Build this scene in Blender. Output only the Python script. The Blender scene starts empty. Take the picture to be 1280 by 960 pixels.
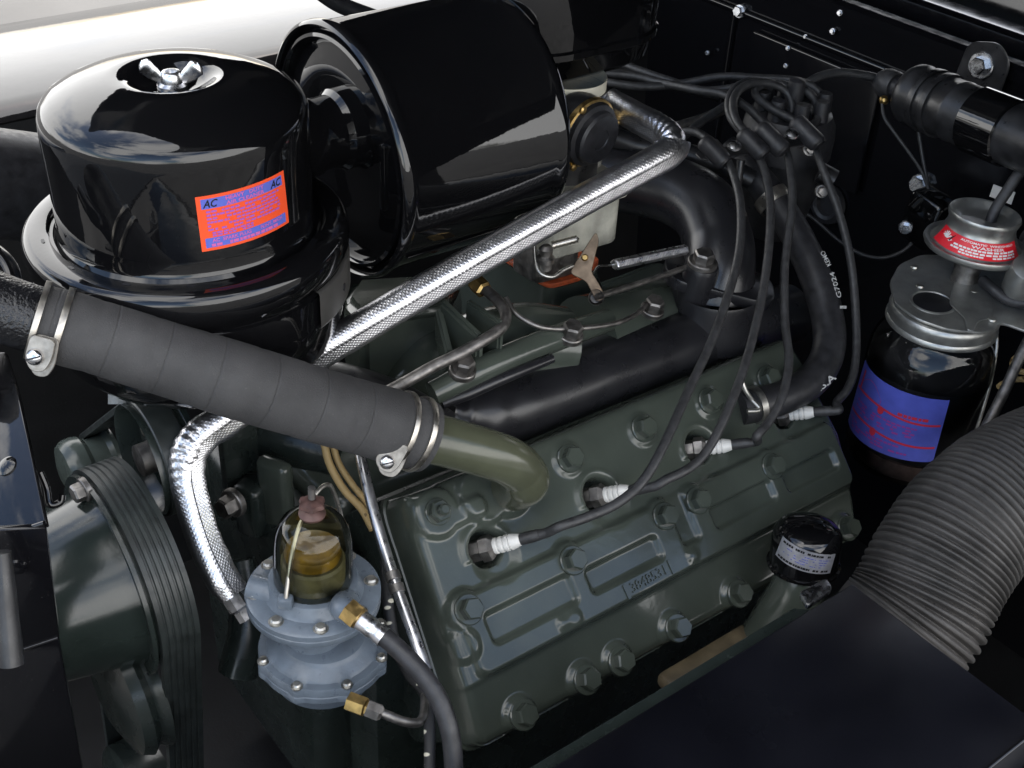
import bpy, bmesh, math, random
import numpy as np
from mathutils import Vector, Matrix, noise
from math import sin, cos, pi, radians, sqrt, atan2
random.seed(7)
scn = bpy.context.scene
col = scn.collection

# ---------------------------------------------------------------- camera
FPX = 1550.0                       # focal length in photo pixels (1280 wide)
TH, AZ, RO = radians(35), radians(51), radians(3.2)
FW = Vector((cos(TH)*cos(AZ), cos(TH)*sin(AZ), -sin(TH)))
R0 = Vector((sin(AZ), -cos(AZ), 0)); U0 = R0.cross(FW)
RT = R0*cos(RO)+U0*sin(RO); UP = -R0*sin(RO)+U0*cos(RO)
def ray(x, y): return FW+RT*((x-640)/FPX)-UP*((y-480)/FPX)
CAM = Vector((0, 0, .9))-ray(608, 685)*.94     # first plug well at (0,0,.9) m
def W(x, y, d): return CAM+ray(x, y)*d         # a point seen at x,y and d metres deep
def onY(x, y, Y): r = ray(x, y); return CAM+r*((Y-CAM.y)/r.y)
def onX(x, y, X): r = ray(x, y); return CAM+r*((X-CAM.x)/r.x)
def onZ(x, y, Z): r = ray(x, y); return CAM+r*((Z-CAM.z)/r.z)
cd = bpy.data.cameras.new('camera'); cam = bpy.data.objects.new('camera', cd); col.objects.link(cam)
cd.sensor_width = 36; cd.lens = FPX/1280*36; cd.clip_start = .01; cd.clip_end = 500
cam.matrix_world = Matrix(((RT.x, UP.x, -FW.x, CAM.x), (RT.y, UP.y, -FW.y, CAM.y), (RT.z, UP.z, -FW.z, CAM.z), (0, 0, 0, 1)))
scn.camera = cam
# ---------------------------------------------------------------- sky, sun, exposure
SUN_EL, SUN_AZ = radians(48), radians(40)      # azimuth measured from +X (car's rear) towards +Y (far side)
wd = bpy.data.worlds.new('World'); scn.world = wd; wd.use_nodes = True
nt = wd.node_tree; bg = nt.nodes['Background']
sky = nt.nodes.new('ShaderNodeTexSky'); sky.sky_type = 'NISHITA'; sky.sun_disc = False
sky.sun_elevation = SUN_EL; sky.sun_rotation = radians(90)-SUN_AZ
sky.air_density = 1.0; sky.dust_density = 2.5; sky.ozone_density = 1.0
# broken bright cloud over the whole sky (same everywhere, no direction favoured)
wt = nt.nodes.new('ShaderNodeTexCoord'); wm = nt.nodes.new('ShaderNodeMapping'); wm.inputs['Scale'].default_value = (1, 1, 1.8); wm.inputs['Location'].default_value = (.35, .1, .2)
wn = nt.nodes.new('ShaderNodeTexNoise'); wn.inputs['Scale'].default_value = 1.15; wn.inputs['Detail'].default_value = 4; wn.inputs['Roughness'].default_value = .55; wn.inputs['Distortion'].default_value = .4
wr = nt.nodes.new('ShaderNodeMapRange'); wr.inputs[1].default_value = .40; wr.inputs[2].default_value = .56; wr.interpolation_type = 'SMOOTHSTEP'
wx = nt.nodes.new('ShaderNodeMix'); wx.data_type = 'RGBA'; wx.inputs['B'].default_value = (9.1, 9.05, 9.0, 1)
nt.links.new(wt.outputs['Generated'], wm.inputs[0]); nt.links.new(wm.outputs[0], wn.inputs[0]); nt.links.new(wn.outputs['Fac'], wr.inputs[0])
nt.links.new(wr.outputs[0], wx.inputs['Factor']); nt.links.new(sky.outputs[0], wx.inputs['A'])
nt.links.new(wx.outputs['Result'], bg.inputs[0]); bg.inputs[1].default_value = .14
sl = bpy.data.lights.new('sun', 'SUN'); sl.energy = 4; sl.angle = radians(.5); sl.color = (1, .95, .87)
so = bpy.data.objects.new('sun', sl); col.objects.link(so)
sd = Vector((cos(SUN_EL)*cos(SUN_AZ), cos(SUN_EL)*sin(SUN_AZ), sin(SUN_EL)))
so.rotation_euler = sd.to_track_quat('Z', 'Y').to_euler(); so.location = (2, 2, 4)
vs = scn.view_settings; vs.view_transform = 'Standard'; vs.look = 'None'; vs.exposure = 1.75; vs.gamma = 1; vs.use_curve_mapping = False
scn.render.engine = 'CYCLES'
try:
    scn.cycles.max_bounces = 10; scn.cycles.transparent_max_bounces = 12
except Exception: pass

# ---------------------------------------------------------------- helpers
WM = {}
def put(name, me, mat, M=None, parent=None, label=None, cat=None, group=None, kind=None):
    o = bpy.data.objects.new(name, me); col.objects.link(o)
    M = M or Matrix.Identity(4)
    if me is not None and mat is not None and not me.materials: me.materials.append(mat)
    WM[o] = M
    if parent: o.parent = parent; o.matrix_basis = WM[parent].inverted() @ M
    else: o.matrix_basis = M
    if label: o['label'] = label
    if cat: o['category'] = cat
    if group: o['group'] = group
    if kind: o['kind'] = kind
    return o
def thing(name, label, cat, loc, group=None):
    return put(name, None, None, Matrix.Translation(loc), None, label, cat, group)
def T(v): return Matrix.Translation(v)
def frame(o, z, x=None):
    z = Vector(z).normalized()
    x = Vector(x) if x is not None else (Vector((1, 0, 0)) if abs(z.x) < .9 else Vector((0, 1, 0)))
    x = (x-z*x.dot(z)).normalized(); y = z.cross(x)
    return Matrix(((x.x, y.x, z.x, o[0]), (x.y, y.y, z.y, o[1]), (x.z, y.z, z.z, o[2]), (0, 0, 0, 1)))
def mk(v, f, smooth=True, ang=35, name='m'):
    me = bpy.data.meshes.new(name); me.from_pydata([tuple(p) for p in v], [], f); me.update()
    if smooth:
        me.polygons.foreach_set('use_smooth', [True]*len(me.polygons))
        if ang: me.set_sharp_from_angle(angle=radians(ang))
    return me
def bmk(bm, smooth=True, ang=35):
    bmesh.ops.recalc_face_normals(bm, faces=bm.faces[:])
    me = bpy.data.meshes.new('m'); bm.to_mesh(me); bm.free()
    if smooth:
        me.polygons.foreach_set('use_smooth', [True]*len(me.polygons))
        me.set_sharp_from_angle(angle=radians(ang))
    return me
def merge(parts):
    v, f = [], []
    for pv, pf in parts:
        n = len(v); v += [tuple(p) for p in pv]; f += [tuple(i+n for i in q) for q in pf]
    return v, f
def lathe_vf(prof, seg=48, a0=0, a1=2*pi, fn=None):
    full = abs(a1-a0-2*pi) < 1e-6; n = seg if full else seg+1
    v, f, rows = [], [], []
    for (r, z) in prof:
        if r < 1e-6: rows.append([len(v)]); v.append((0, 0, z))
        else:
            row = []
            for i in range(n):
                a = a0+(a1-a0)*i/seg
                rr = r*(fn(a, z) if fn else 1)
                row.append(len(v)); v.append((rr*cos(a), rr*sin(a), z))
            rows.append(row)
    for A, B in zip(rows, rows[1:]):
        for i in range(seg):
            j = (i+1) % n
            if len(A) == 1 and len(B) == 1: continue
            if len(A) == 1: f.append((A[0], B[j], B[i]))
            elif len(B) == 1: f.append((A[i], A[j], B[0]))
            else: f.append((A[i], A[j], B[j], B[i]))
    return v, f
def lathe(prof, seg=48, ang=35, **k):
    v, f = lathe_vf(prof, seg, **k); 
    bm = bmesh.new(); bv = [bm.verts.new(p) for p in v]
    for q in f: bm.faces.new([bv[i] for i in q])
    return bmk(bm, True, ang)
def spline(P, sub):
    P = [Vector(p) for p in P]; n = len(P); out = []
    for i in range(n-1):
        p0 = P[i-1] if i else P[0]*2-P[1]; p1 = P[i]; p2 = P[i+1]; p3 = P[i+2] if i+2 < n else P[-1]*2-P[-2]
        for k in range(sub):
            t = k/sub
            out.append((i+t, .5*((2*p1)+(p2-p0)*t+(2*p0-5*p1+4*p2-p3)*t*t+(3*p1-p0-3*p2+p3)*t**3)))
    out.append((n-1, P[-1])); return out
def tube_vf(P, rad, seg=12, sub=8, cap=True, fn=None, close_in=False):
    sp = spline(P, sub); pts = [p for _, p in sp]; ts = [t for t, _ in sp]
    if not hasattr(rad, '__len__'): rad = [rad]*len(P)
    def R(t):
        i = min(int(t), len(rad)-2); u = t-i; u = u*u*(3-2*u); return rad[i]*(1-u)+rad[i+1]*u
    tg = [(pts[min(i+1, len(pts)-1)]-pts[max(i-1, 0)]).normalized() for i in range(len(pts))]
    nrm = tg[0].orthogonal().normalized()
    v, f, uv = [], [], []; s = 0
    for i, p in enumerate(pts):
        if i: s += (p-pts[i-1]).length
        nrm = (nrm-tg[i]*nrm.dot(tg[i])).normalized(); b = tg[i].cross(nrm)
        for k in range(seg):
            a = 2*pi*k/seg; r = R(ts[i])
            if fn: r *= fn(s, a, ts[i])
            v.append(p+(nrm*cos(a)+b*sin(a))*r); uv.append((s, a/(2*pi)))
    m = len(pts)
    for i in range(m-1):
        for k in range(seg):
            j = (k+1) % seg; f.append((i*seg+k, i*seg+j, (i+1)*seg+j, (i+1)*seg+k))
    if cap:
        f.append(tuple(reversed(range(seg)))); f.append(tuple((m-1)*seg+k for k in range(seg)))
    return v, f, uv
def tube(P, rad, seg=12, sub=8, cap=True, fn=None, ang=50):
    v, f, uv = tube_vf(P, rad, seg, sub, cap, fn)
    me = mk(v, f, True, ang)
    ul = me.uv_layers.new(name='UVMap')
    for poly in me.polygons:
        vi = list(poly.vertices); vs_ = [uv[i][1] for i in vi]
        wrap = len(vi) == 4 and max(vs_)-min(vs_) > .5
        for li, i in zip(poly.loop_indices, vi):
            a = uv[i][1]
            if wrap and a < .25: a += 1
            ul.data[li].uv = (uv[i][0], a)
    return me
def boxm(sx, sy, sz, bev=0, seg=2, c=(0, 0, 0)):
    bm = bmesh.new(); bmesh.ops.create_cube(bm, size=1, matrix=T(c) @ Matrix.Diagonal((sx, sy, sz, 1)))
    if bev: bmesh.ops.bevel(bm, geom=bm.edges[:], offset=bev, segments=seg, affect='EDGES', profile=.5)
    return bmk(bm)
def prism(poly, z0, z1, bev=0, seg=2, top_only=False):
    bm = bmesh.new(); vs_ = [bm.verts.new((p[0], p[1], z0)) for p in poly]
    f = bm.faces.new(vs_); r = bmesh.ops.extrude_face_region(bm, geom=[f])
    nv = [g for g in r['geom'] if isinstance(g, bmesh.types.BMVert)]
    for q in nv: q.co.z = z1
    if bev:
        zt = max(z0, z1) if z1 > z0 else z1
        ed = [e for e in bm.edges if (all(abs(q.co.z-z1) < 1e-7 for q in e.verts) if top_only else True)]
        bmesh.ops.bevel(bm, geom=ed, offset=bev, segments=seg, affect='EDGES', profile=.5)
    return bmk(bm)
def rrect(w, h, r, n=5):
    out = []
    for cx, cy, a in ((w/2-r, h/2-r, 0), (-w/2+r, h/2-r, 90), (-w/2+r, -h/2+r, 180), (w/2-r, -h/2+r, 270)):
        for i in range(n+1):
            t = radians(a+90*i/n); out.append((cx+r*cos(t), cy+r*sin(t)))
    return out
def rpoly(pts, r, n=5):            # polygon with rounded corners
    out = []; m = len(pts); pts = [Vector(p) for p in pts]
    for i in range(m):
        p, a, b = pts[i], pts[i-1], pts[(i+1) % m]
        u = (a-p); w = (b-p); k = min(r, u.length*.45, w.length*.45)
        A = p+u.normalized()*k; B = p+w.normalized()*k
        for j in range(n+1):
            t = j/n; out.append(tuple((1-t)**2*A+2*t*(1-t)*p+t*t*B))
    return out
def hexhead(r=.009, h=.009, wr=.0125, wh=.0025):
    bm = bmesh.new()
    def ring(rad, z, n, off=0): return [bm.verts.new((rad*cos(2*pi*i/n+off), rad*sin(2*pi*i/n+off), z)) for i in range(n)]
    def skin(A, B):
        n = len(A)
        for i in range(n): bm.faces.new((A[i], A[(i+1) % n], B[(i+1) % n], B[i]))
    if wr:
        a = ring(wr, -.002, 24); b = ring(wr, wh*.7, 24); c = ring(wr*.93, wh, 24)
        skin(a, b); skin(b, c); bm.faces.new(c)
    a = ring(r, wh-.0005, 6); b = ring(r, wh+h*.82, 6); c = ring(r*.86, wh+h, 6); skin(a, b); skin(b, c)
    bm.faces.new(c)
    return bmk(bm, True, 28)
def screwhead(r=.004, h=.0025, slot=True):
    v, f = lathe_vf([(r, 0), (r, h*.5), (r*.8, h*.9), (r*.4, h), (0, h)], 20)
    me = mk(v, f); 
    return me
def patch(fn, nu, nv, thick=0):    # grid of fn(s,t)
    v = [fn(i/nu, j/nv) for j in range(nv+1) for i in range(nu+1)]
    f = [(j*(nu+1)+i, j*(nu+1)+i+1, (j+1)*(nu+1)+i+1, (j+1)*(nu+1)+i) for j in range(nv) for i in range(nu)]
    return mk(v, f)
_tc = {}
def text2d(s, size=1.0, bold=False, shear=0):
    k = (s, size, shear)
    if k in _tc: return _tc[k]
    c = bpy.data.curves.new('t', 'FONT'); c.body = s; c.size = size; c.align_x = 'CENTER'; c.align_y = 'CENTER'; c.resolution_u = 3; c.shear = shear
    if bold: c.offset = size*.02
    o = bpy.data.objects.new('t', c); col.objects.link(o); dg = bpy.context.evaluated_depsgraph_get(); dg.update()
    me = bpy.data.meshes.new_from_object(o.evaluated_get(dg))
    v = [(p.co.x, p.co.y) for p in me.vertices]; f = [tuple(p.vertices) for p in me.polygons]
    bpy.data.objects.remove(o); bpy.data.curves.remove(c); bpy.data.meshes.remove(me)
    _tc[k] = (v, f); return v, f

# ---------------------------------------------------------------- materials
def M(name, base, rough=.5, metal=0, coat=0, var=0, vscale=40, rvar=0, bump=0, bscale=200, bdist=.001, spec=.5, tint=None, dust=0, uvmap=False):
    m = bpy.data.materials.new(name); m.use_nodes = True; n = m.node_tree.nodes; L = m.node_tree.links
    b = n['Principled BSDF']; b.inputs['Base Color'].default_value = (*base, 1); b.inputs['Roughness'].default_value = rough
    b.inputs['Metallic'].default_value = metal; b.inputs['Specular IOR Level'].default_value = spec
    b.inputs['Coat Weight'].default_value = coat; b.inputs['Coat Roughness'].default_value = .04
    geo = n.new('ShaderNodeNewGeometry')
    def nz(scale, det=4):
        t = n.new('ShaderNodeTexNoise'); t.inputs['Scale'].default_value = scale; t.inputs['Detail'].default_value = det
        L.new(geo.outputs['Position'], t.inputs['Vector']); return t
    colour = None
    if var:
        t = nz(vscale); mx = n.new('ShaderNodeMix'); mx.data_type = 'RGBA'
        t2 = tint or tuple(min(1, c*(1+var*1.2)+.002) for c in base)
        mx.inputs['A'].default_value = (*[c*(1-var) for c in base], 1); mx.inputs['B'].default_value = (*t2, 1)
        cr = n.new('ShaderNodeMapRange'); cr.inputs[1].default_value = .32; cr.inputs[2].default_value = .68
        L.new(t.outputs['Fac'], cr.inputs[0]); L.new(cr.outputs[0], mx.inputs['Factor']); colour = mx.outputs['Result']
    if dust:                       # sparse light specks and film of dust
        t = nz(900, 2); cr = n.new('ShaderNodeMapRange'); cr.inputs[1].default_value = .66; cr.inputs[2].default_value = .74
        L.new(t.outputs['Fac'], cr.inputs[0]); mu = n.new('ShaderNodeMath'); mu.operation = 'MULTIPLY'; mu.inputs[1].default_value = dust
        L.new(cr.outputs[0], mu.inputs[0])
        mx = n.new('ShaderNodeMix'); mx.data_type = 'RGBA'; mx.inputs['A'].default_value = (*base, 1); mx.inputs['B'].default_value = (.22, .21, .19, 1)
        if colour: L.new(colour, mx.inputs['A'])
        L.new(mu.outputs[0], mx.inputs['Factor']); colour = mx.outputs['Result']
    if colour: L.new(colour, b.inputs['Base Color'])
    if rvar:
        t = nz(vscale*1.7, 5); cr = n.new('ShaderNodeMapRange'); cr.inputs[1].default_value = .3; cr.inputs[2].default_value = .7
        cr.inputs[3].default_value = max(.02, rough-rvar); cr.inputs[4].default_value = min(1, rough+rvar)
        L.new(t.outputs['Fac'], cr.inputs[0]); L.new(cr.outputs[0], b.inputs['Roughness'])
    if bump:
        t = nz(bscale, 3); bp = n.new('ShaderNodeBump'); bp.inputs['Strength'].default_value = bump; bp.inputs['Distance'].default_value = bdist
        L.new(t.outputs['Fac'], bp.inputs['Height']); L.new(bp.outputs[0], b.inputs['Normal'])
        if coat: L.new(bp.outputs[0], b.inputs['Coat Normal'])
    return m
def thin_glass(name, tint, refl=1.0):
    m = bpy.data.materials.new(name); m.use_nodes = True; n = m.node_tree.nodes; L = m.node_tree.links
    out = n['Material Output']; n.remove(n['Principled BSDF'])
    fr = n.new('ShaderNodeFresnel'); fr.inputs[0].default_value = 1.5
    tr = n.new('ShaderNodeBsdfTransparent'); tr.inputs[0].default_value = (*tint, 1)
    gl = n.new('ShaderNodeBsdfGlossy'); gl.inputs['Roughness'].default_value = .02
    mx = n.new('ShaderNodeMixShader'); L.new(fr.outputs[0], mx.inputs[0]); L.new(tr.outputs[0], mx.inputs[1]); L.new(gl.outputs[0], mx.inputs[2])
    L.new(mx.outputs[0], out.inputs[0]); return m
def foil_mat():
    m = M('foil', (.58, .58, .60), .30, 1.0, var=.15, vscale=150)
    n = m.node_tree.nodes; L = m.node_tree.links; b = n['Principled BSDF']
    tc = n.new('ShaderNodeTexCoord'); mp = n.new('ShaderNodeMapping'); mp.inputs['Scale'].default_value = (1, .06, 1)
    L.new(tc.outputs['UV'], mp.inputs[0]); hs = []
    for rot in (45, -45):
        m2 = n.new('ShaderNodeMapping'); m2.inputs['Rotation'].default_value = (0, 0, radians(rot)); L.new(mp.outputs[0], m2.inputs[0])
        w = n.new('ShaderNodeTexWave'); w.inputs['Scale'].default_value = 130; w.inputs['Distortion'].default_value = .3; w.wave_profile = 'SIN'
        L.new(m2.outputs[0], w.inputs[0]); hs.append(w)
    ad = n.new('ShaderNodeMath'); ad.operation = 'MULTIPLY'; L.new(hs[0].outputs['Fac'], ad.inputs[0]); L.new(hs[1].outputs['Fac'], ad.inputs[1])
    bp = n.new('ShaderNodeBump'); bp.inputs['Strength'].default_value = .5; bp.inputs['Distance'].default_value = .00024
    L.new(ad.outputs[0], bp.inputs['Height'])
    m3 = n.new('ShaderNodeMapping'); m3.inputs['Scale'].default_value = (420, 5, 1); L.new(tc.outputs['UV'], m3.inputs[0])
    t = n.new('ShaderNodeTexNoise'); t.inputs['Scale'].default_value = 1; t.inputs['Detail'].default_value = 2; L.new(m3.outputs[0], t.inputs[0])
    b2 = n.new('ShaderNodeBump'); b2.inputs['Strength'].default_value = .5; b2.inputs['Distance'].default_value = .0003
    L.new(t.outputs['Fac'], b2.inputs['Height']); L.new(bp.outputs[0], b2.inputs['Normal']); L.new(b2.outputs[0], b.inputs['Normal'])
    return m
def braid_mat(name, base, light, scale=900):
    m = M(name, base, .6)
    n = m.node_tree.nodes; L = m.node_tree.links; b = n['Principled BSDF']
    tc = n.new('ShaderNodeTexCoord'); mp = n.new('ShaderNodeMapping'); mp.inputs['Scale'].default_value = (170, 2.0, 1); L.new(tc.outputs['UV'], mp.inputs[0])
    v = n.new('ShaderNodeTexVoronoi'); v.inputs['Scale'].default_value = 1.0; v.feature = 'F1'; v.inputs['Randomness'].default_value = .75; L.new(mp.outputs[0], v.inputs[0])
    cr = n.new('ShaderNodeMapRange'); cr.inputs[1].default_value = .22; cr.inputs[2].default_value = .28; cr.inputs[3].default_value = 1; cr.inputs[4].default_value = 0
    L.new(v.outputs['Distance'], cr.inputs[0])
    mx = n.new('ShaderNodeMix'); mx.data_type = 'RGBA'; mx.inputs['A'].default_value = (*base, 1); mx.inputs['B'].default_value = (*light, 1)
    L.new(cr.outputs[0], mx.inputs['Factor']); L.new(mx.outputs['Result'], b.inputs['Base Color']); return m
GLOSS = M('gloss_black_enamel', (.0035, .0035, .004), .035, 0, spec=.55, bump=.05, bscale=60, bdist=.002, dust=.05)
BODY = M('black_body_paint', (.004, .004, .005), .10, rvar=.03, bump=.02, bscale=40, bdist=.002, dust=.10)
SATIN = M('satin_black', (.012, .012, .013), .36, var=.4, vscale=60, rvar=.1, bump=.15, bscale=500, bdist=.0005, dust=.12)
DARK = M('dull_black', (.003, .003, .0035), .6, var=.4, vscale=30, bump=.2, bscale=300, dust=.12)
RUBBER = M('black_rubber', (.014, .014, .016), .48, var=.35, vscale=120, rvar=.1, bump=.25, bscale=900, bdist=.0004, dust=.08)
WIRE = M('wire_rubber', (.022, .022, .023), .5, var=.35, vscale=150, rvar=.12, bump=.3, bscale=1200, bdist=.0003, dust=.1)
HOSE = M('wrapped_rubber_hose', (.036, .035, .035), .74, var=.28, vscale=22, rvar=.10, bump=.6, bscale=1100, bdist=.0006, dust=.14)
DUCT = M('ribbed_duct_cloth', (.036, .033, .030), .62, var=.4, vscale=28, rvar=.1, bump=.3, bscale=1400, bdist=.0005, dust=.15)
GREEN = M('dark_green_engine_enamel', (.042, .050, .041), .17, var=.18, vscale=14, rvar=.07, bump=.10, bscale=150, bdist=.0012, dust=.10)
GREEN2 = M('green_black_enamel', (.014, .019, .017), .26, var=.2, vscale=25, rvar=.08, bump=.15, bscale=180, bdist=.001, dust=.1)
OLIVE = M('olive_enamel', (.062, .066, .042), .2, var=.12, vscale=30, rvar=.05, bump=.1, bscale=120, bdist=.001, dust=.06)
EXH = M('exhaust_black', (.011, .011, .013), .30, var=.15, vscale=25, rvar=.05, bump=.10, bscale=420, bdist=.0006, dust=.08)
STEEL = M('bright_steel', (.62, .62, .63), .26, 1, var=.15, vscale=90, rvar=.1)
ZINC = M('zinc_plate', (.42, .41, .38), .42, 1, var=.25, vscale=120, rvar=.12)
CLAMP = M('tarnished_clamp', (.48, .45, .40), .36, 1, var=.25, vscale=110, rvar=.1)
DULLST = M('dull_steel', (.20, .19, .18), .5, 1, var=.35, vscale=120, rvar=.12)
PUMP = M('pump_grey_enamel', (.105, .128, .155), .34, var=.12, vscale=90, rvar=.08, bump=.25, bscale=600, bdist=.0005, dust=.08)
CARB = M('cast_zinc_carburettor', (.34, .33, .28), .5, var=.25, vscale=60, bump=.4, bscale=500, bdist=.0005)
CREAM = M('cream_paint', (.62, .58, .46), .45, var=.1, vscale=40)
BRASS = M('brass', (.50, .34, .13), .38, 1, var=.3, vscale=150, rvar=.1)
COPPERP = M('pink_copper', (.085, .045, .038), .5, .3, var=.3, vscale=150)
WHITE = M('white_porcelain', (.56, .55, .52), .3, var=.06, vscale=200)
ORANGE = M('orange_gasket', (.42, .075, .02), .6, var=.3, vscale=150, bump=.3, bscale=700)
DRED = M('decal_orange_red', (.86, .085, .02), .45)
DBLUE = M('decal_blue', (.10, .13, .52), .45)
DPINK = M('decal_print_magenta', (.60, .12, .35), .45)
DVIO = M('decal_print_violet', (.36, .10, .44), .45)
DBLK = M('decal_and_hole_black', (.006, .006, .008), .45)  # decal ink, also stands in for the dark of holes and slots
JBLUE = M('jar_label_blue', (.08, .10, .46), .45, var=.1, vscale=60)
JRED = M('jar_label_red', (.55, .03, .06), .45)
JMAG = M('jar_label_magenta', (.30, .05, .30), .45)
WRED = M('washer_red', (.72, .012, .025), .4)
WWHT = M('print_white', (.78, .77, .75), .45)
FADED = M('faded_print', (.24, .24, .235), .5, var=.4, vscale=400)
SILV = M('silver_decal', (.62, .62, .66), .33, .7, var=.1, vscale=300)
TAN = M('sooty_tan_casting', (.085, .066, .038), .6, var=.4, vscale=40, bump=.4, bscale=200)
ALU = M('aluminium', (.66, .66, .68), .32, 1, var=.12, vscale=90, rvar=.1)
CAPM = M('grey_cad_plated_cap', (.36, .36, .34), .36, .85, var=.15, vscale=60, rvar=.08, bump=.1, bscale=300)
BELT = M('drive_belt_rubber', (.018, .022, .021), .42, var=.25, vscale=60, rvar=.1, bump=.2, bscale=800, bdist=.0004, dust=.08)
AMBER = M('amber_sediment', (.16, .095, .012), .35, var=.4, vscale=90)
OLIVEEL = M('olive_filter_element', (.11, .10, .055), .6, var=.3, vscale=90)
SEDI = M('rusty_residue', (.13, .085, .075), .6, var=.5, vscale=60)
CLOTH = braid_mat('cloth_braid', (.30, .21, .09), (.10, .06, .02))
LOOM = braid_mat('dotted_loom', (.010, .010, .011), (.62, .58, .46))
GLASSY = thin_glass('bowl_glass', (.78, .78, .66)); GLASSJ = thin_glass('jar_glass', (.80, .82, .82))
GROUNDM = M('worn_asphalt', (.045, .044, .043), .85, var=.2, vscale=2, bump=.3, bscale=60)
FOIL = foil_mat()
def wrap_seams(m, pitch):          # spiral wrap laps of the hose: a fine groove every few centimetres, tinted slightly darker
    n = m.node_tree.nodes; L = m.node_tree.links; b = n['Principled BSDF']
    tc = n.new('ShaderNodeTexCoord'); sp = n.new('ShaderNodeSeparateXYZ'); L.new(tc.outputs['UV'], sp.inputs[0])
    def ma(op, a, v=None):
        q = n.new('ShaderNodeMath'); q.operation = op; L.new(a, q.inputs[0])
        if v is not None:
            if hasattr(v, 'links'): L.new(v, q.inputs[1])
            else: q.inputs[1].default_value = v
        return q.outputs[0]
    nz = n.new('ShaderNodeTexNoise'); nz.inputs['Scale'].default_value = 260; geo = n.new('ShaderNodeNewGeometry'); L.new(geo.outputs['Position'], nz.inputs[0])
    wob = ma('MULTIPLY', nz.outputs['Fac'], .03)
    x = ma('ADD', ma('ADD', ma('MULTIPLY', sp.outputs[0], 1/pitch), wob), .2); x = ma('ABSOLUTE', ma('SUBTRACT', ma('FRACT', x), .5))
    mr = n.new('ShaderNodeMapRange'); mr.inputs[1].default_value = .006; mr.inputs[2].default_value = .03; mr.inputs[3].default_value = 1; mr.inputs[4].default_value = 0; L.new(x, mr.inputs[0])
    src = b.inputs['Base Color'].links[0].from_socket
    mx = n.new('ShaderNodeMix'); mx.data_type = 'RGBA'; mx.inputs['B'].default_value = (.018, .018, .019, 1); L.new(src, mx.inputs['A'])
    L.new(ma('MULTIPLY', mr.outputs[0], .3), mx.inputs['Factor']); L.new(mx.outputs['Result'], b.inputs['Base Color'])
    bp = n.new('ShaderNodeBump'); bp.invert = True; bp.inputs['Strength'].default_value = .35; bp.inputs['Distance'].default_value = .0012
    L.new(mr.outputs[0], bp.inputs['Height']); old = b.inputs['Normal'].links[0].from_socket; L.new(old, bp.inputs['Normal']); L.new(bp.outputs[0], b.inputs['Normal'])
wrap_seams(HOSE, .0335)

# ================================================================ setting: ground and the body round the engine bay
def sheet(name, pts, mat, thick=.003, kind='structure', bev=0, label=None, cat=None):
    pts = [Vector(p) for p in pts]; n = (pts[1]-pts[0]).cross(pts[2]-pts[0]).normalized()
    v = [p for p in pts]+[p-n*thick for p in pts]; k = len(pts)
    f = [tuple(range(k)), tuple(reversed(range(k, 2*k)))]+[(i, k+i, k+(i+1) % k, (i+1) % k) for i in range(k)]
    o0 = pts[0]; bm = bmesh.new(); bv = [bm.verts.new(p-o0) for p in v]
    for q in f: bm.faces.new([bv[i] for i in q])
    bmesh.ops.recalc_face_normals(bm, faces=bm.faces[:])
    if bev: bmesh.ops.bevel(bm, geom=bm.edges[:], offset=bev, segments=2, affect='EDGES')
    return put(name, bmk(bm), mat, T(o0), None, label, cat, kind=kind)
put('ground', mk([(-60, -60, 0), (60, -60, 0), (60, 60, 0), (-60, 60, 0)], [(0, 1, 2, 3)], False), GROUNDM, kind='structure')
EC = .19                            # engine centre plane
# raised hood: an arched shell hinged at the cowl, open towards the front of the car
def hood():
    L_, ang = 1.62, radians(40); hx, hz = 1.02, 1.22
    ax = Vector((-cos(ang), 0, sin(ang))); up = Vector((sin(ang), 0, cos(ang)))
    def fn(s, t):
        a = (t-.5)*2; w = .62-.10*s
        y = w*sin(a*pi/2)*(1 if abs(a) < 2 else 1); drop = .42*(1-cos(a*pi/2))**1.1
        return Vector((hx, EC, hz))+ax*(s*L_)+Vector((0, y, 0))-up*drop
    v, f = [], []; nu, nv = 16, 32
    for sgn in (0, .012):
        for j in range(nv+1):
            for i in range(nu+1): v.append(fn(i/nu, j/nv)+up*sgn)
    m = (nu+1)*(nv+1)
    for j in range(nv):
        for i in range(nu):
            q = (j*(nu+1)+i, j*(nu+1)+i+1, (j+1)*(nu+1)+i+1, (j+1)*(nu+1)+i); f.append(q); f.append(tuple(m+k for k in reversed(q)))
    for j in range(nv):
        a, b = j*(nu+1), (j+1)*(nu+1); f.append((a, b, b+m, a+m)); f.append((a+nu, a+nu+m, b+nu+m, b+nu))
    put('raised_hood', mk(v, f, True, 40), BODY, kind='structure')
hood()
# far fender: inner edge runs along the bay, crown rolls over to the outside
def fender():
    prof = [(.66, 1.026), (.672, 1.034), (.69, 1.038), (.76, 1.040), (.86, 1.035), (.96, 1.018), (1.06, .98), (1.14, .92), (1.2, .82), (1.22, .7), (1.22, .4)]
    xs = [-.9+i*.1 for i in range(22)]; v, f = [], []
    for x in xs:
        for (y, z) in prof: v.append((x, y+(-.05*max(0, -x-.1)), z-.05*max(0, -x-.2)**1.5))
    k = len(prof)
    for i in range(len(xs)-1):
        for j in range(k-1): f.append((i*k+j, i*k+j+1, (i+1)*k+j+1, (i+1)*k+j))
    put('far_fender', mk(v, f, True, 60), GLOSS, kind='structure')
    put('fender_apron', mk([(-.9, .655, 1.026), (1.2, .655, 1.026), (1.2, .60, .3), (-.9, .60, .3)], [(0, 1, 2, 3)]), DARK, kind='structure')
fender()
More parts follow.
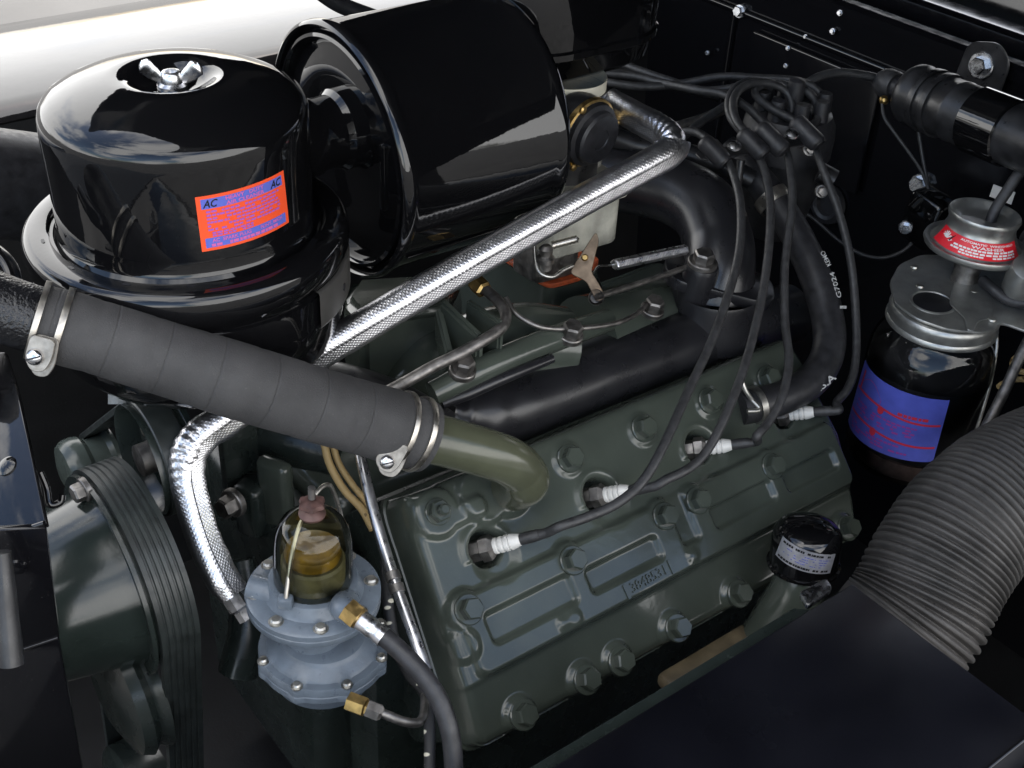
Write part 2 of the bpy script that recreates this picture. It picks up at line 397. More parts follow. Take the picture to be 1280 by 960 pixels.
sheet('added_nose_panel', [(-.47, -.30, 1.03), (-1.2, -.22, .96), (-1.2, .58, .96), (-.47, .64, 1.03)], DARK, .004)  # unseen nose panel, added to darken what the canister side reflects
# firewall, cowl gutter and floor of the bay
FX = .75
sheet('firewall', [(FX, -.6, .2), (FX, -.6, 1.085), (FX, .8, 1.085), (FX, .8, .2)], BODY, .004)
put('cowl', mk(*merge([(
    [(FX+dx, y, z) for y in (-.7, .9) for dx, z in ((-.004, 1.085), (-.004, 1.096), (.004, 1.100), (.022, 1.098), (.024, 1.086), (.058, 1.084), (.060, 1.104), (.068, 1.108), (.10, 1.106), (.104, 1.098), (.15, 1.098), (.155, 1.125), (.17, 1.130), (.6, 1.21))],
    [(i, i+1, 14+i+1, 14+i) for i in range(13)])]), ang=30), BODY, kind='structure')
sheet('bay_floor', [(-.6, -.5, .42), (FX, -.5, .42), (FX, .7, .42), (-.6, .7, .42)], DARK, .004)
sheet('near_apron', [(-.5, -.36, .4), (FX, -.40, .4), (FX, -.40, .80), (-.5, -.36, .80)], DARK, .004)  # unseen inner panel, put in to block light from the side
put('near_fender', mk([(x, y, z) for x in (-.8, 1.2) for y, z in ((-.36, .80), (-.50, .81), (-.60, .79), (-.68, .73), (-.73, .62), (-.74, .30))], [(i, i+6, i+7, i+1) for i in range(5)]), BODY, kind='structure')  # unseen near fender, put in against low light and shaped to reflect less
# firewall bolts and fittings
HB = hexhead(.0085, .007, .0115, .003)
put('pressed_bead', tube([(FX-.001, -.5, 1.045), (FX-.001, .75, 1.045)], .005, 12, 2), BODY, None, None, kind='structure')
put('pressed_bead', tube([(FX-.001, .50, .60), (FX-.001, .50, 1.04)], .005, 12, 2), BODY, None, None, kind='structure')
for (yy, zz) in ((.40, .93), (.30, .86), (.02, .93)):
    put('grommet', lathe([(.026, -.002), (.025, .004), (.019, .006), (.015, .004), (.013, -.002), (0, -.002)], 32), RUBBER, frame((FX-.004, yy, zz), (-1, 0, 0)), None, kind='structure')
put('access_plate', boxm(.004, .20, .14, .0015, 2), BODY, T((FX-.0065, .36, .96)), None, kind='structure')
# ================================================================ cylinder head
a1 = radians(1); E1 = Vector((cos(a1), 0, -sin(a1))); UPE = Vector((sin(a1), 0, cos(a1)))
HN = (Vector((0, -1, 0))*sin(pi/4)+UPE*cos(pi/4)).normalized(); E2 = HN.cross(E1)
HO = Vector((0, 0, .9))
HM = Matrix(((E1.x, E2.x, HN.x, HO.x), (E1.y, E2.y, HN.y, HO.y), (E1.z, E2.z, HN.z, HO.z), (0, 0, 0, 1)))
def HP(u, v, h=0): return HO+E1*(u/1000)+E2*(v/1000)+HN*(h/1000)
WELLS = [(0, 0), (113, 1), (227, 2), (331, -1)]
UPB = [(-28.6, 39.8), (99, 37.5), (178, 35.5), (255, 34.5), (326, 32.5)]
MIDB = [(-36.6, -35.5), (62.7, -36.5), (160, -37), (198, -38), (288, -39)]
LOWB = [(-24, -123.5), (37.7, -124), (73.3, -124), (134, -123.5), (205.5, -123.5), (347, -120)]
def ss(a, b, x): t = np.clip((x-a)/(b-a), 0, 1); return t*t*(3-2*t)
def sd_box(u, v, u0, u1, v0, v1, r):
    du = np.abs(u-(u0+u1)/2)-((u1-u0)/2-r); dv = np.abs(v-(v0+v1)/2)-((v1-v0)/2-r)
    return np.sqrt(np.maximum(du, 0)**2+np.maximum(dv, 0)**2)+np.minimum(np.maximum(du, dv), 0)-r
def sd_c(u, v, c, r): return np.hypot(u-c[0], v-c[1])-r
V0, V1 = -133.0, 60.0
def uL(v): 
    b = np.interp(v, [-133, -119, 44, 66], [-66, -64, -50, -46]); c = np.clip((np.abs(v+33.5)-(99.5-16))/16, 0, 1)
    return b+16*(1-np.sqrt(np.maximum(0, 1-c*c)))
def uR(v):
    b = np.interp(v, [-133, -119, -40, 35, 66], [368, 370, 386, 380, 372]); c = np.clip((np.abs(v+33.5)-(99.5-18))/18, 0, 1)
    return b-18*(1-np.sqrt(np.maximum(0, 1-c*c)))
def head_h(u, v):
    h = np.zeros_like(u)
    # raised rib plateau with lobes round its bolts
    d = sd_box(u, v, -46, 374, -85.5, -25, 8)
    for c in MIDB: d = np.minimum(d, sd_c(u, v, c, 15.5))
    h += 6.0*(1-ss(-2.5, 2.5, d))
    for (x0, x1, y0, y1) in ((-27, 55, -67.5, -43.5), (69, 145, -67.5, -47), (206, 280, -67.5, -47.5), (295, 362, -67.5, -48)):
        h -= 5.0*(1-ss(-2.6, 1.6, sd_box(u, v, x0, x1, y0, y1, 5)))
    h -= 5.0*(1-ss(-2.2, 1.6, sd_box(u, v, 168, 187, -67, -10, 4)))*(1-ss(-2.5, 2.5, sd_box(u, v, -46, 374, -85.5, -25, 8)))
    # apron falling away to the lower bolts
    h -= 2.0*ss(86, 90, -v)+np.maximum(0, -v-87)*.16
    for c in LOWB: h += 5.5*(1-ss(-3.5, 3, sd_c(u, v, c, 13.5)))
    for c in UPB[1:]: h += 2.2*(1-ss(-2.5, 2.5, sd_c(u, v, c, 14)))
    # boss with lobe at the front top bolt, pad of the water outlet
    h += 4.5*(1-ss(-3, 3, np.minimum(sd_c(u, v, UPB[0], 19), sd_box(u, v, -44, 10, 24, 40, 6))))
    h += 5.5*(1-ss(-3, 3, np.minimum(sd_c(u, v, (14, 38), 22), sd_c(u, v, (36, 36), 22))))
    h += 3.0*(1-ss(-3, 4, sd_c(u, v, (-50, -58), 11)))
    for c, r_ in (((171, -76), 6), ((44, -77), 7), ((33, -76), 5)): h += 1.6*(1-ss(-4, 3, sd_c(u, v, c, r_)))
    # plug wells: round mouth, cone and a shallow scoop below
    for c in WELLS:
        r = np.hypot(u-c[0], v-c[1])
        h -= 3.0*(1-ss(-6, 5, sd_c(u, v, (c[0]+5, c[1]-9), 18)))
        h -= 22*(1-ss(10.5, 15.5, r))
        h += 2.0*np.exp(-((r-19)/3.0)**2)*(v > c[1]-4)
    # rounded rim
    e = np.minimum(np.minimum(u-uL(v), uR(v)-u), np.minimum(v-V0, V1-v)); k = np.clip(e, 0, 9)
    h -= 9-np.sqrt(np.maximum(0, 81-(9-k)**2))
    return h
def hh(u, v): return float(head_h(np.array([float(u)]), np.array([float(v)]))[0])
def build_head():
    nu, nv = 300, 136
    vv = np.linspace(V0, V1, nv+1); S = np.linspace(0, 1, nu+1)
    Vg, Sg = np.meshgrid(vv, S, indexing='ij'); Ug = uL(Vg)+(uR(Vg)-uL(Vg))*Sg
    H = head_h(Ug, Vg)
    rng = np.random.RandomState(3)
    pts = np.stack([Ug/1000, Vg/1000, H/1000], -1).reshape(-1, 3)
    v = [tuple(p) for p in pts]; n = nu+1
    f = [(j*n+i, j*n+i+1, (j+1)*n+i+1, (j+1)*n+i) for j in range(nv) for i in range(nu)]
    loop = [i for i in range(n)]+[j*n+nu for j in range(1, nv+1)]+[nv*n+i for i in range(nu-1, -1, -1)]+[j*n for j in range(nv-1, 0, -1)]
    prev = loop
    for k, (z, out) in enumerate(((-.018, .001), (-.034, .002), (-.0345, .0035), (-.042, .0035))):
        cur = []
        for i in loop:
            p = v[i]; cu = (p[0]-.16); cv = (p[1]+.033)
            cur.append(len(v)); v.append((p[0]+out*(1 if cu > 0 else -1)*(1 if abs(cu) > .17 else 0), p[1]+out*(1 if cv > 0 else -1)*(1 if abs(cv) > .06 else 0), z))
        for q in range(len(loop)):
            w = (q+1) % len(loop); f.append((prev[w], prev[q], cur[q], cur[w]))
        prev = cur
    t = thing('cylinder_head', 'dark green cast iron cylinder head with bolts and four plug wells', 'cylinder head', HP(150, -30, -40))
    put('head_casting', mk(v, f, True, 60), GREEN, HM, t)
    bolt = hexhead(.0088, .0085, .0118, .0026)
    for c in UPB[1:]+MIDB+LOWB:
        c2 = (c[0]+random.uniform(-.6, .6), c[1]+random.uniform(-.6, .6))
        put('bolt', bolt, GREEN, T(HP(c2[0], c2[1], hh(*c)-.2)) @ HM.to_3x3().to_4x4() @ Matrix.Rotation(random.random()*6, 4, 'Z'), t)
    stud = hexhead(.0088, .006, .0105, .002)
    b0 = put('stud_nut', stud, GREEN, T(HP(*UPB[0], hh(*UPB[0])-.2)) @ HM.to_3x3().to_4x4(), t)
    put('stud_end', lathe([(.0045, 0), (.0045, .012), (.003, .014), (0, .014)], 16), GREEN, T(HP(*UPB[0], hh(*UPB[0])+.2)) @ HM.to_3x3().to_4x4(), b0)
    # water outlet elbow cast on the head
    pts = [W(518, 543, .866), W(556, 552, .874), W(596, 563, .885), W(630, 574, .899), W(650, 587, .913), W(656, 602, .928), HP(42, 35, -8)]
    put('water_outlet', tube(pts, [.0180, .0180, .0178, .0178, .0178, .0182, .0195], 40, 10), OLIVE, None, t)
    # cast mark: raised digits between two bars
    v, f = text2d('3848531', .0115); vals = []
    for s_, x_ in ((None, 0), (-1, -.0245), (1, .0245)):
        if s_ is None: vv_, ff_ = v, f
        else: vv_, ff_ = [(x_-.0015, -.006), (x_+.0015, -.006), (x_+.0015, .006), (x_-.0015, .006)], [(0, 1, 2, 3)]
        bm = bmesh.new(); bv = [bm.verts.new((p[0], p[1], 0)) for p in vv_]
        for q in ff_: bm.faces.new([bv[i] for i in q])
        r = bmesh.ops.extrude_face_region(bm, geom=bm.faces[:])
        for g in r['geom']:
            if isinstance(g, bmesh.types.BMVert): g.co.z = .0013
        o = put('cast_mark', bmk(bm, False), GREEN, T(HP(122, -76.6, hh(122, -77)-.1)) @ HM.to_3x3().to_4x4() @ Matrix.Rotation(radians(1.5), 4, 'Z'), t)
    return t
HEAD = build_head()
# engine block below the head
def block():
    t = thing('engine_block', 'dark green engine block under the cylinder head', 'engine block', (.16, EC, .55))
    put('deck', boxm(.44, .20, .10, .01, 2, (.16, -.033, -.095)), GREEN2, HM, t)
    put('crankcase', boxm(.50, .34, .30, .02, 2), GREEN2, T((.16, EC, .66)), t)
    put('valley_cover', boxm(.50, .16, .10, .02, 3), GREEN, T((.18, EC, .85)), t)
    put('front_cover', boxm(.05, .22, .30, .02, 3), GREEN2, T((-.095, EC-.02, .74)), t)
    # tan sooty ledge seen between head and duct
    put('side_ledge', boxm(.10, .018, .014, .004, 2), TAN, T(W(884, 824, 1.035)), t)
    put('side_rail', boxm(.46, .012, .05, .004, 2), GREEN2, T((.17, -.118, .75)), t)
block()
# ================================================================ spark plugs and their wires
plugs_px = [((0, 0), (613, 684), (652, 674)), ((113, 1), (750, 622), (783, 614)), ((227, 2), (888, 563), (922, 555)), ((331, -1), (984, 523), (1018, 515))]
plab = ['white spark plug in the front plug well nearest the water outlet', 'spark plug in the second plug well from the front, half behind a black wire',
        'white spark plug in the third well behind the wire clips', 'white spark plug at the rear of the head below the thick heater hose']
PLUG_TIPS = []
def plug(i):
    (u, v), a, b = plugs_px[i]
    base = HP(u, v, -20); 
    d0 = (base-CAM).dot(FW)
    q = CAM+ray(*b)*((HP(u, v, 15)-CAM).dot(HN)/ray(*b).dot(HN))
    o = HP(u-1, v, -11); dirv = (q-o).normalized()
    t = thing('spark_plug', plab[i], 'spark plug', o, 'spark plugs in the near head')
    F_ = frame(o, dirv)
    put('shell', lathe([(.0085, -.012), (.0085, .002), (.0105, .003), (.0105, .010), (.0075, .013), (.006, .0135)], 6, 20), DULLST, F_, t)
    pr = [(.0062, .012), (.0064, .014)]
    for k in range(3): z = .0155+k*.0045; pr += [(.0064, z), (.0056, z+.0008), (.0056, z+.0014), (.0064, z+.0022)]
    pr += [(.0060, .029), (.0050, .033), (.0045, .0345), (0, .0345)]
    put('insulator', lathe(pr, 24, 40), WHITE, F_, t)
    put('terminal', lathe([(.0030, .033), (.0030, .038), (.0022, .0395), (0, .0395)], 14), BRASS, F_, t)
    tip = o+dirv*.036; PLUG_TIPS.append((tip, dirv)); return t
for i in range(4): plug(i)

# ================================================================ air cleaner: oil bath canister, silencer drum, carburettor can
AX, AY = -.132, .18
def cylhit(x, y, cx, cy, r):
    d = ray(x, y); ox, oy = CAM.x-cx, CAM.y-cy
    a = d.x**2+d.y**2; b = 2*(ox*d.x+oy*d.y); c = ox*ox+oy*oy-r*r; s = (-b-sqrt(max(0, b*b-4*a*c)))/(2*a)
    p = CAM+d*s; return atan2(p.y-cy, p.x-cx), p.z
def decal(parent, M0, corners, r_of, items, thick=.0003, name='decal', cx=0, cy=0, base_mat=None, cr=.06):
    """corners: (theta,z) TL,TR,BR,BL.  items: list of (part name, material, verts, faces) in 0..1 x 0..1 (y up)"""
    un = lambda c: (c[0]+2*pi*round((corners[0][0]-c[0])/(2*pi)), c[1])
    TL, TR, BR, BL = [un(c) for c in corners]
    def mp(s, t, lift):
        th = (BL[0]*(1-s)+BR[0]*s)*(1-t)+(TL[0]*(1-s)+TR[0]*s)*t
        z = (BL[1]*(1-s)+BR[1]*s)*(1-t)+(TL[1]*(1-s)+TR[1]*s)*t
        r = r_of(z)+lift; return (cx+r*cos(th), cy+r*sin(th), z)
    nu, nv = 18, 8
    v = []; f = []
    for k, lift in enumerate((.0002, .0002+thick)):
        for j in range(nv+1):
            for i in range(nu+1):
                s, t = i/nu, j/nv
                # rounded corners
                ds, dt = min(s, 1-s), min(t, 1-t); asp = abs((TR[0]-TL[0])*r_of(TL[1])/(TL[1]-BL[1]+1e-9))
                v.append(mp(s, t, lift))
    m = (nu+1)*(nv+1)
    for j in range(nv):
        for i in range(nu):
            q = (j*(nu+1)+i, j*(nu+1)+i+1, (j+1)*(nu+1)+i+1, (j+1)*(nu+1)+i); f.append(tuple(m+k for k in q))
    ed = [i for i in range(nu+1)]+[j*(nu+1)+nu for j in range(1, nv+1)]+[nv*(nu+1)+i for i in range(nu-1, -1, -1)]+[j*(nu+1) for j in range(nv-1, 0, -1)]
    for a, b in zip(ed, ed[1:]+ed[:1]): f.append((a, b, b+m, a+m))
    o = put(name, mk(v, f), base_mat, M0, parent)
    for k, (nm, mt, iv, jf) in enumerate(items):
        put(nm, mk([mp(p[0], p[1], .0002+thick+.00012*(1+p[2] if len(p) > 2 else 1)) for p in iv], jf, False), mt, M0, o)
    return o
def rects(L): 
    v, f = [], []
    for (a, b, c, d) in L:
        n = max(1, int((c-a)/.06)); k = len(v)
        for i in range(n+1): x = a+(c-a)*i/n; v += [(x, b), (x, d)]
        for i in range(n): f.append((k+2*i, k+2*i+2, k+2*i+3, k+2*i+1))
    return v, f
def txt(s, cx, cy, w, h, shear=0):
    v, f = text2d(s, 1, True, shear); xs = [p[0] for p in v]; ys = [p[1] for p in v]
    x0, x1, y0, y1 = min(xs), max(xs), min(ys), max(ys)
    return [(cx+((p[0]-x0)/(x1-x0)-.5)*w, cy+((p[1]-y0)/(y1-y0)-.5)*h) for p in v], f
def printlines(rows, x0, x1, h, fill=.8, rnd=random):
    L = []
    for y in rows:
        x = x0
        while x < x1-.02:
            w = rnd.uniform(.025, .07); w = min(w, x1-x)
            if rnd.random() < fill: L.append((x, y-h/2, x+w*.8, y+h/2))
            x += w
    return rects(L)
def air_cleaner():
    t = thing('air_cleaner', 'glossy black oil bath air cleaner with red decal and big silencer drum', 'air cleaner', (AX, AY, 1.03))
    A = T((AX, AY, 0))
    can = [(.010, 1.2300), (.015, 1.2303), (.021, 1.2325), (.0262, 1.2368), (.030, 1.2392), (.034, 1.2400), (.042, 1.2390), (.054, 1.2366), (.066, 1.2328), (.076, 1.2282), (.0815, 1.2246), (.0845, 1.2208), (.0858, 1.2160), (.0861, 1.208), (.0859, 1.195), (.0855, 1.150), (.0853, 1.1415), (.0866, 1.1388)]
    c = put('canister', lathe([(0, 1.2300)]+can, 128, 60), GLOSS, A, t)
    # wing nut: hub with two ears
    wn = put('wing_nut', lathe([(.0098, 1.2305), (.0098, 1.233), (.0072, 1.2345), (.0066, 1.240), (.0058, 1.2412), (.004, 1.2416), (.004, 1.2395), (0, 1.2395)], 32, 40), STEEL, A, t)
    for sgn in (-1, 1):
        dx = Vector((.80, -.60, 0))*sgn; base = Vector((0, 0, 1.236))
        pts = [base+dx*.003, base+dx*.008+Vector((0, 0, .0012)), base+dx*.0125+Vector((0, 0, .0045)), base+dx*.0165+Vector((0, 0, .0082)), base+dx*.0190+Vector((0, 0, .0100))]
        def flat(s, a, tt): return 1
        v, f, uv = tube_vf(pts, [.0042, .0040, .0050, .0056, .0026], 16, 6)
        nrm = Vector((.60, .80, 0))
        v = [p-nrm*(p.dot(nrm))*.6 for p in v]
        put('wing', mk(v, f), STEEL, A, wn)
    fl = [(.0858, 1.1386), (.0885, 1.1350), (.0905, 1.1352), (.0912, 1.1378), (.0925, 1.1384), (.0965, 1.1385), (.1040, 1.1380), (.1072, 1.1362), (.1092, 1.1320), (.1097, 1.1270), (.1092, 1.1205), (.1075, 1.1150), (.1055, 1.1120), (.1048, 1.1085)]
    bf = put('base_flange', lathe(fl, 128, 50), GLOSS, A, t)
    for k, deg in enumerate((170, 196, 222, 246)):
        th = radians(deg); p = Vector((AX+.0955*cos(th), AY+.0955*sin(th), 1.1382))
        put('slot', prism(rrect(.0022, .0055, .001), 0, .0006, 0), DBLK, frame(p, (cos(th)*.12, sin(th)*.12, 1), (cos(th), sin(th), 0)), bf)  # raised black strip, paints the dark inside a slot
    bowl = [(.1040, 1.1085), (.1062, 1.1070), (.1062, 1.0850), (.1040, 1.0830), (.1045, 1.078), (.1030, 1.0650), (.0985, 1.0510), (.0885, 1.0390), (.0700, 1.0310), (.03, 1.0270), (0, 1.0265)]
    put('oil_bowl', lathe(bowl, 112, 45), GLOSS, A, t)
    band = put('clamp_band', lathe([(.1063, 1.1125), (.1085, 1.1120), (.1092, 1.1100), (.1092, 1.0860), (.1085, 1.0840), (.1063, 1.0835)], 60, 60, a0=radians(-66), a1=radians(100)), M('grey_band', (.045, .043, .040), .42, var=.15, vscale=60), A, t)
    for deg in (-47, -18, 20):
        th = radians(deg); put('band_hole_disc', lathe([(0, .0004), (.0026, .0004), (.0028, 0)], 20), DBLK, frame((AX+.1092*cos(th), AY+.1092*sin(th), 1.098), (cos(th), sin(th), 0)), band)  # flat black disc, paints the shade inside a hole
    # red decal on the canister side
    cor = [cylhit(x, y, AX, AY, .0857) for x, y in ((243.5, 246.5), (353.5, 212.5), (360.5, 277.5), (252.5, 314.5))]
    its = [('blue_band', DBLUE, *rects([(.045, .765, .955, .945)])), ('blue_band', DBLUE, *rects([(.045, .055, .955, .235)])),
           ('logo', DBLK, *txt('AC', .135, .855, .15, .14, .3)), ('logo', DBLK, *txt('AC', .865, .855, .15, .14, .3)),
           ('lettering', DPINK, *txt('HEAVY   DUTY', .5, .900, .42, .068)), ('lettering', DPINK, *txt('AIR CLEANER', .5, .81, .42, .068)),
           ('small_print', DVIO, *printlines([.71, .645, .58, .515, .45, .385], .085, .90, .036, .86)),
           ('small_print', DVIO, *printlines([.32, .275], .12, .55, .034, .8)),
           ('lettering', DPINK, *txt('AC  SPARK PLUG', .31, .18, .40, .065)), ('lettering', DPINK, *txt('FLINT, MICH', .76, .18, .28, .065)),
           ('small_print', DPINK, *printlines([.098], .10, .90, .05, .9))]
    its = [(n, m, [(p[0], p[1], 0 if 'band' in n else 1.2) for p in v], f) for n, m, v, f in its]
    decal(c, A, cor, lambda z: .0857, its, base_mat=DRED)
    # neck to the drum, then the drum lying along the engine
    DY, DZ = .212, 1.140; X = lambda x: frame((x, DY, DZ), (1, 0, 0), (0, 1, 0))
    put('neck', lathe([(.029, -.062), (.029, -.03), (.0265, -.026), (.0265, -.012), (.030, -.008), (.030, .004), (.034, .010)], 56, 40), GLOSS, frame((.004, .197, 1.166), (1, 0, 0)), t)
    d = put('silencer_drum', lathe([(0, .012), (.040, .012), (.052, .008), (.070, .008), (.078, .012), (.0835, .012), (.0845, .006), (.0865, .003), (.089, .004), (.0905, .009), (.0930, .010), (.0935, .0045), (.0955, .002), (.0980, .0035), (.0990, .008), (.0975, .0125), (.0962, .016),
        (.0962, .142), (.0978, .1450), (.0990, .1490), (.0980, .1535), (.0955, .1550), (.0935, .1525), (.09, .150), (.06, .158), (0, .160)], 128, 50), GLOSS, X(.0), t)
    put('seam', tube([(.017, DY-.078, DZ-.0575), (.08, DY-.078, DZ-.0575), (.142, DY-.078, DZ-.0575)], .0012, 8, 3), GLOSS, None, d)
    put('pressed_rib', boxm(.004, .008, .052, .0019, 2), GLOSS, T((.007, DY-.062, DZ+.004)), d)
    # can over the carburettor
    cx, cy = .232, .232
    def plan(w, h, r, z): return [Vector((cx+p[0], cy+p[1], z)) for p in rrect(w, h, r, 12)]
    rings = [(.10, .06, .03, 1.266), (.150, .095, .046, 1.263), (.172, .112, .054, 1.255), (.178, .118, .057, 1.245), (.178, .118, .057, 1.196), (.182, .122, .059, 1.194), (.182, .122, .059, 1.189), (.176, .116, .056, 1.186), (.168, .108, .052, 1.172), (.140, .08, .038, 1.162), (.07, .05, .024, 1.160)]
    v = []; f = []
    for w, h, r, z in rings: v += plan(w, h, r, z)
    n = len(plan(.1, .1, .02, 0))
    for i in range(len(rings)-1):
        for k in range(n): f.append((i*n+k, i*n+(k+1) % n, (i+1)*n+(k+1) % n, (i+1)*n+k))
    f.append(tuple(reversed(range(n)))); f.append(tuple((len(rings)-1)*n+k for k in range(n)))
    bm = bmesh.new(); bv = [bm.verts.new(p) for p in v]
    for q in f: bm.faces.new([bv[i] for i in q])
    put('carburettor_can', bmk(bm, True, 40), GLOSS, None, t)
    return t
air_cleaner()
# ================================================================ carburettor and intake
def carb():
    cx, cy = .215, .195
    t = thing('carburettor', 'pale zinc carburettor with round black choke housing under the air cleaner can', 'carburettor', (cx, cy, .99))
    A = T((cx, cy, 0))
    put('air_horn', lathe([(.0315, 1.11), (.0325, 1.137), (.0325, 1.166)], 48, 35), CREAM, A, t)
    put('horn_band', lathe([(.0322, 1.150), (.0338, 1.150), (.0338, 1.156), (.0322, 1.156)], 48, 35), SATIN, A, t)
    put('horn_throat', lathe([(.031, 1.08), (.032, 1.112)], 40), SATIN, A, t)
    put('bowl_cover', prism(rpoly([(-.042, -.045), (.038, -.05), (.042, -.005), (.03, .03), (-.04, .03)], .008), 1.066, 1.079, .002), CARB, A, t)
    put('bowl', prism(rpoly([(-.038, -.040), (.034, -.045), (.038, -.005), (.026, .026), (-.036, .026)], .01), 1.020, 1.0655, .004, 3), CARB, A, t)
    put('throat_plate', prism(rpoly([(-.026, -.008), (.022, -.012), (.026, .03), (-.028, .03)], .01), .9765, 1.0195, .003), DULLST, A, t)
    sc = lathe([(.0032, 0), (.0032, .004), (.0042, .004), (.0042, .008), (.003, .0095), (0, .0095)], 14, 30)
    for (x, y) in ((-.036, -.036), (.0, -.043), (.033, -.043), (.034, -.008)): put('cover_screw', sc, ZINC, T((cx+x, cy+y, 1.0785)), t)
    # choke housing facing the near side
    c0 = W(735, 166, 1.005); ax = Vector((.12, -1, -.10)).normalized()
    ch = put('choke_housing', lathe([(.0, -.022), (.027, -.022), (.0285, -.018), (.0285, -.004), (.028, 0), (.0265, .002), (.0265, .006), (.0225, .0075), (.0225, .0125), (.0205, .0145), (.009, .0148), (.0085, .0138), (0, .0138)], 64, 35), RUBBER, frame(c0, ax), t)
    put('retaining_ring', lathe([(.0287, -.004), (.0296, -.003), (.0294, .0012), (.0275, .0020)], 56, 30), BRASS, frame(c0, ax), ch)
    for k in (0, 1, 2):
        a = radians(150+120*k); F_ = frame(c0, ax, (0, 0, 1)); p = F_ @ Vector((.0295*cos(a), .0295*sin(a), .002))
        put('choke_screw', lathe([(.0034, 0), (.0034, .002), (.002, .003), (0, .003)], 16), BRASS, frame(p, ax), ch)
    put('choke_hose', tube([c0-ax*.01, c0-ax*.03+Vector((.01, 0, -.02)), c0-ax*.03+Vector((.02, .03, -.07))], .009, 12), DULLST, None, t)
    # throttle lever, links, adjusting screw
    pl = [(745, 289), (749, 300), (739, 340), (746, 350), (758, 372), (746, 379), (733, 352), (712, 342), (718, 330)]
    q = [W(x, y, 1.030) for x, y in pl]; n = (q[1]-q[0]).cross(q[4]-q[0]).normalized()
    F_ = frame(q[0], n); inv = F_.inverted(); L2 = [(inv @ p)[:2] for p in q]
    put('throttle_lever', prism(rpoly(L2, .004, 4), -.001, .001, .0005, 1), M('rusty_brown_plate', (.17, .125, .085), .45, .8, var=.35, vscale=120), F_, t)
    put('pivot', lathe([(.0065, -.006), (.0065, .004), (.004, .007), (0, .007)], 20), DULLST, frame(W(745, 372, 1.026), n), t)
    put('lever_rivet', lathe([(.003, 0), (.002, .002), (0, .002)], 14), BRASS, frame(W(731, 322, 1.0285), -FW), t)
    put('idle_screw', lathe([(.0035, -.012)]+[(.0035 if k % 2 else .0026, -.012+k*.0016) for k in range(1, 14)]+[(0, .011)], 14, 60), CLAMP, frame(W(708, 302, 1.025), (RT*.95+UP*.25)), t)
    put('link_wire', tube([W(668, 296, 1.02), W(669, 322, 1.018), W(674, 340, 1.016), W(690, 346, 1.018), W(705, 337, 1.024), W(716, 332, 1.028)], .0016, 8, 6), ZINC, None, t)
    put('pump_rod', lathe([(.0055, 0), (.0055, .006), (.0075, .007), (.0075, .011), (.005, .013), (.006, .019), (.003, .022), (0, .022)], 18, 30), DULLST, T(W(681, 336, 1.02)), t)
    # return spring and throttle rod
    a, b = W(768, 331, 1.045), W(857, 312, 1.10); L_ = (b-a).length; z = (b-a).normalized(); F_ = frame(a, z); N = 46
    pts = [F_ @ Vector((.0040*cos(k*pi/3), .0040*sin(k*pi/3), L_*k/(6*N))) for k in range(6*N+1)]
    s = put('return_spring', tube(pts, .0010, 5, 1), ALU, None, t)
    put('spring_core', tube([a, b], .0034, 10, 1), ZINC, None, s)
    put('spring_hook', tube([W(742, 341, 1.03), W(748, 333, 1.034), W(758, 332, 1.04), a], .0009, 6, 6), STEEL, None, s)
    put('throttle_rod', tube([W(746, 371, 1.024), W(800, 354, 1.06), W(862, 333, 1.11)], .0026, 10, 4), DULLST, None, t)
carb()
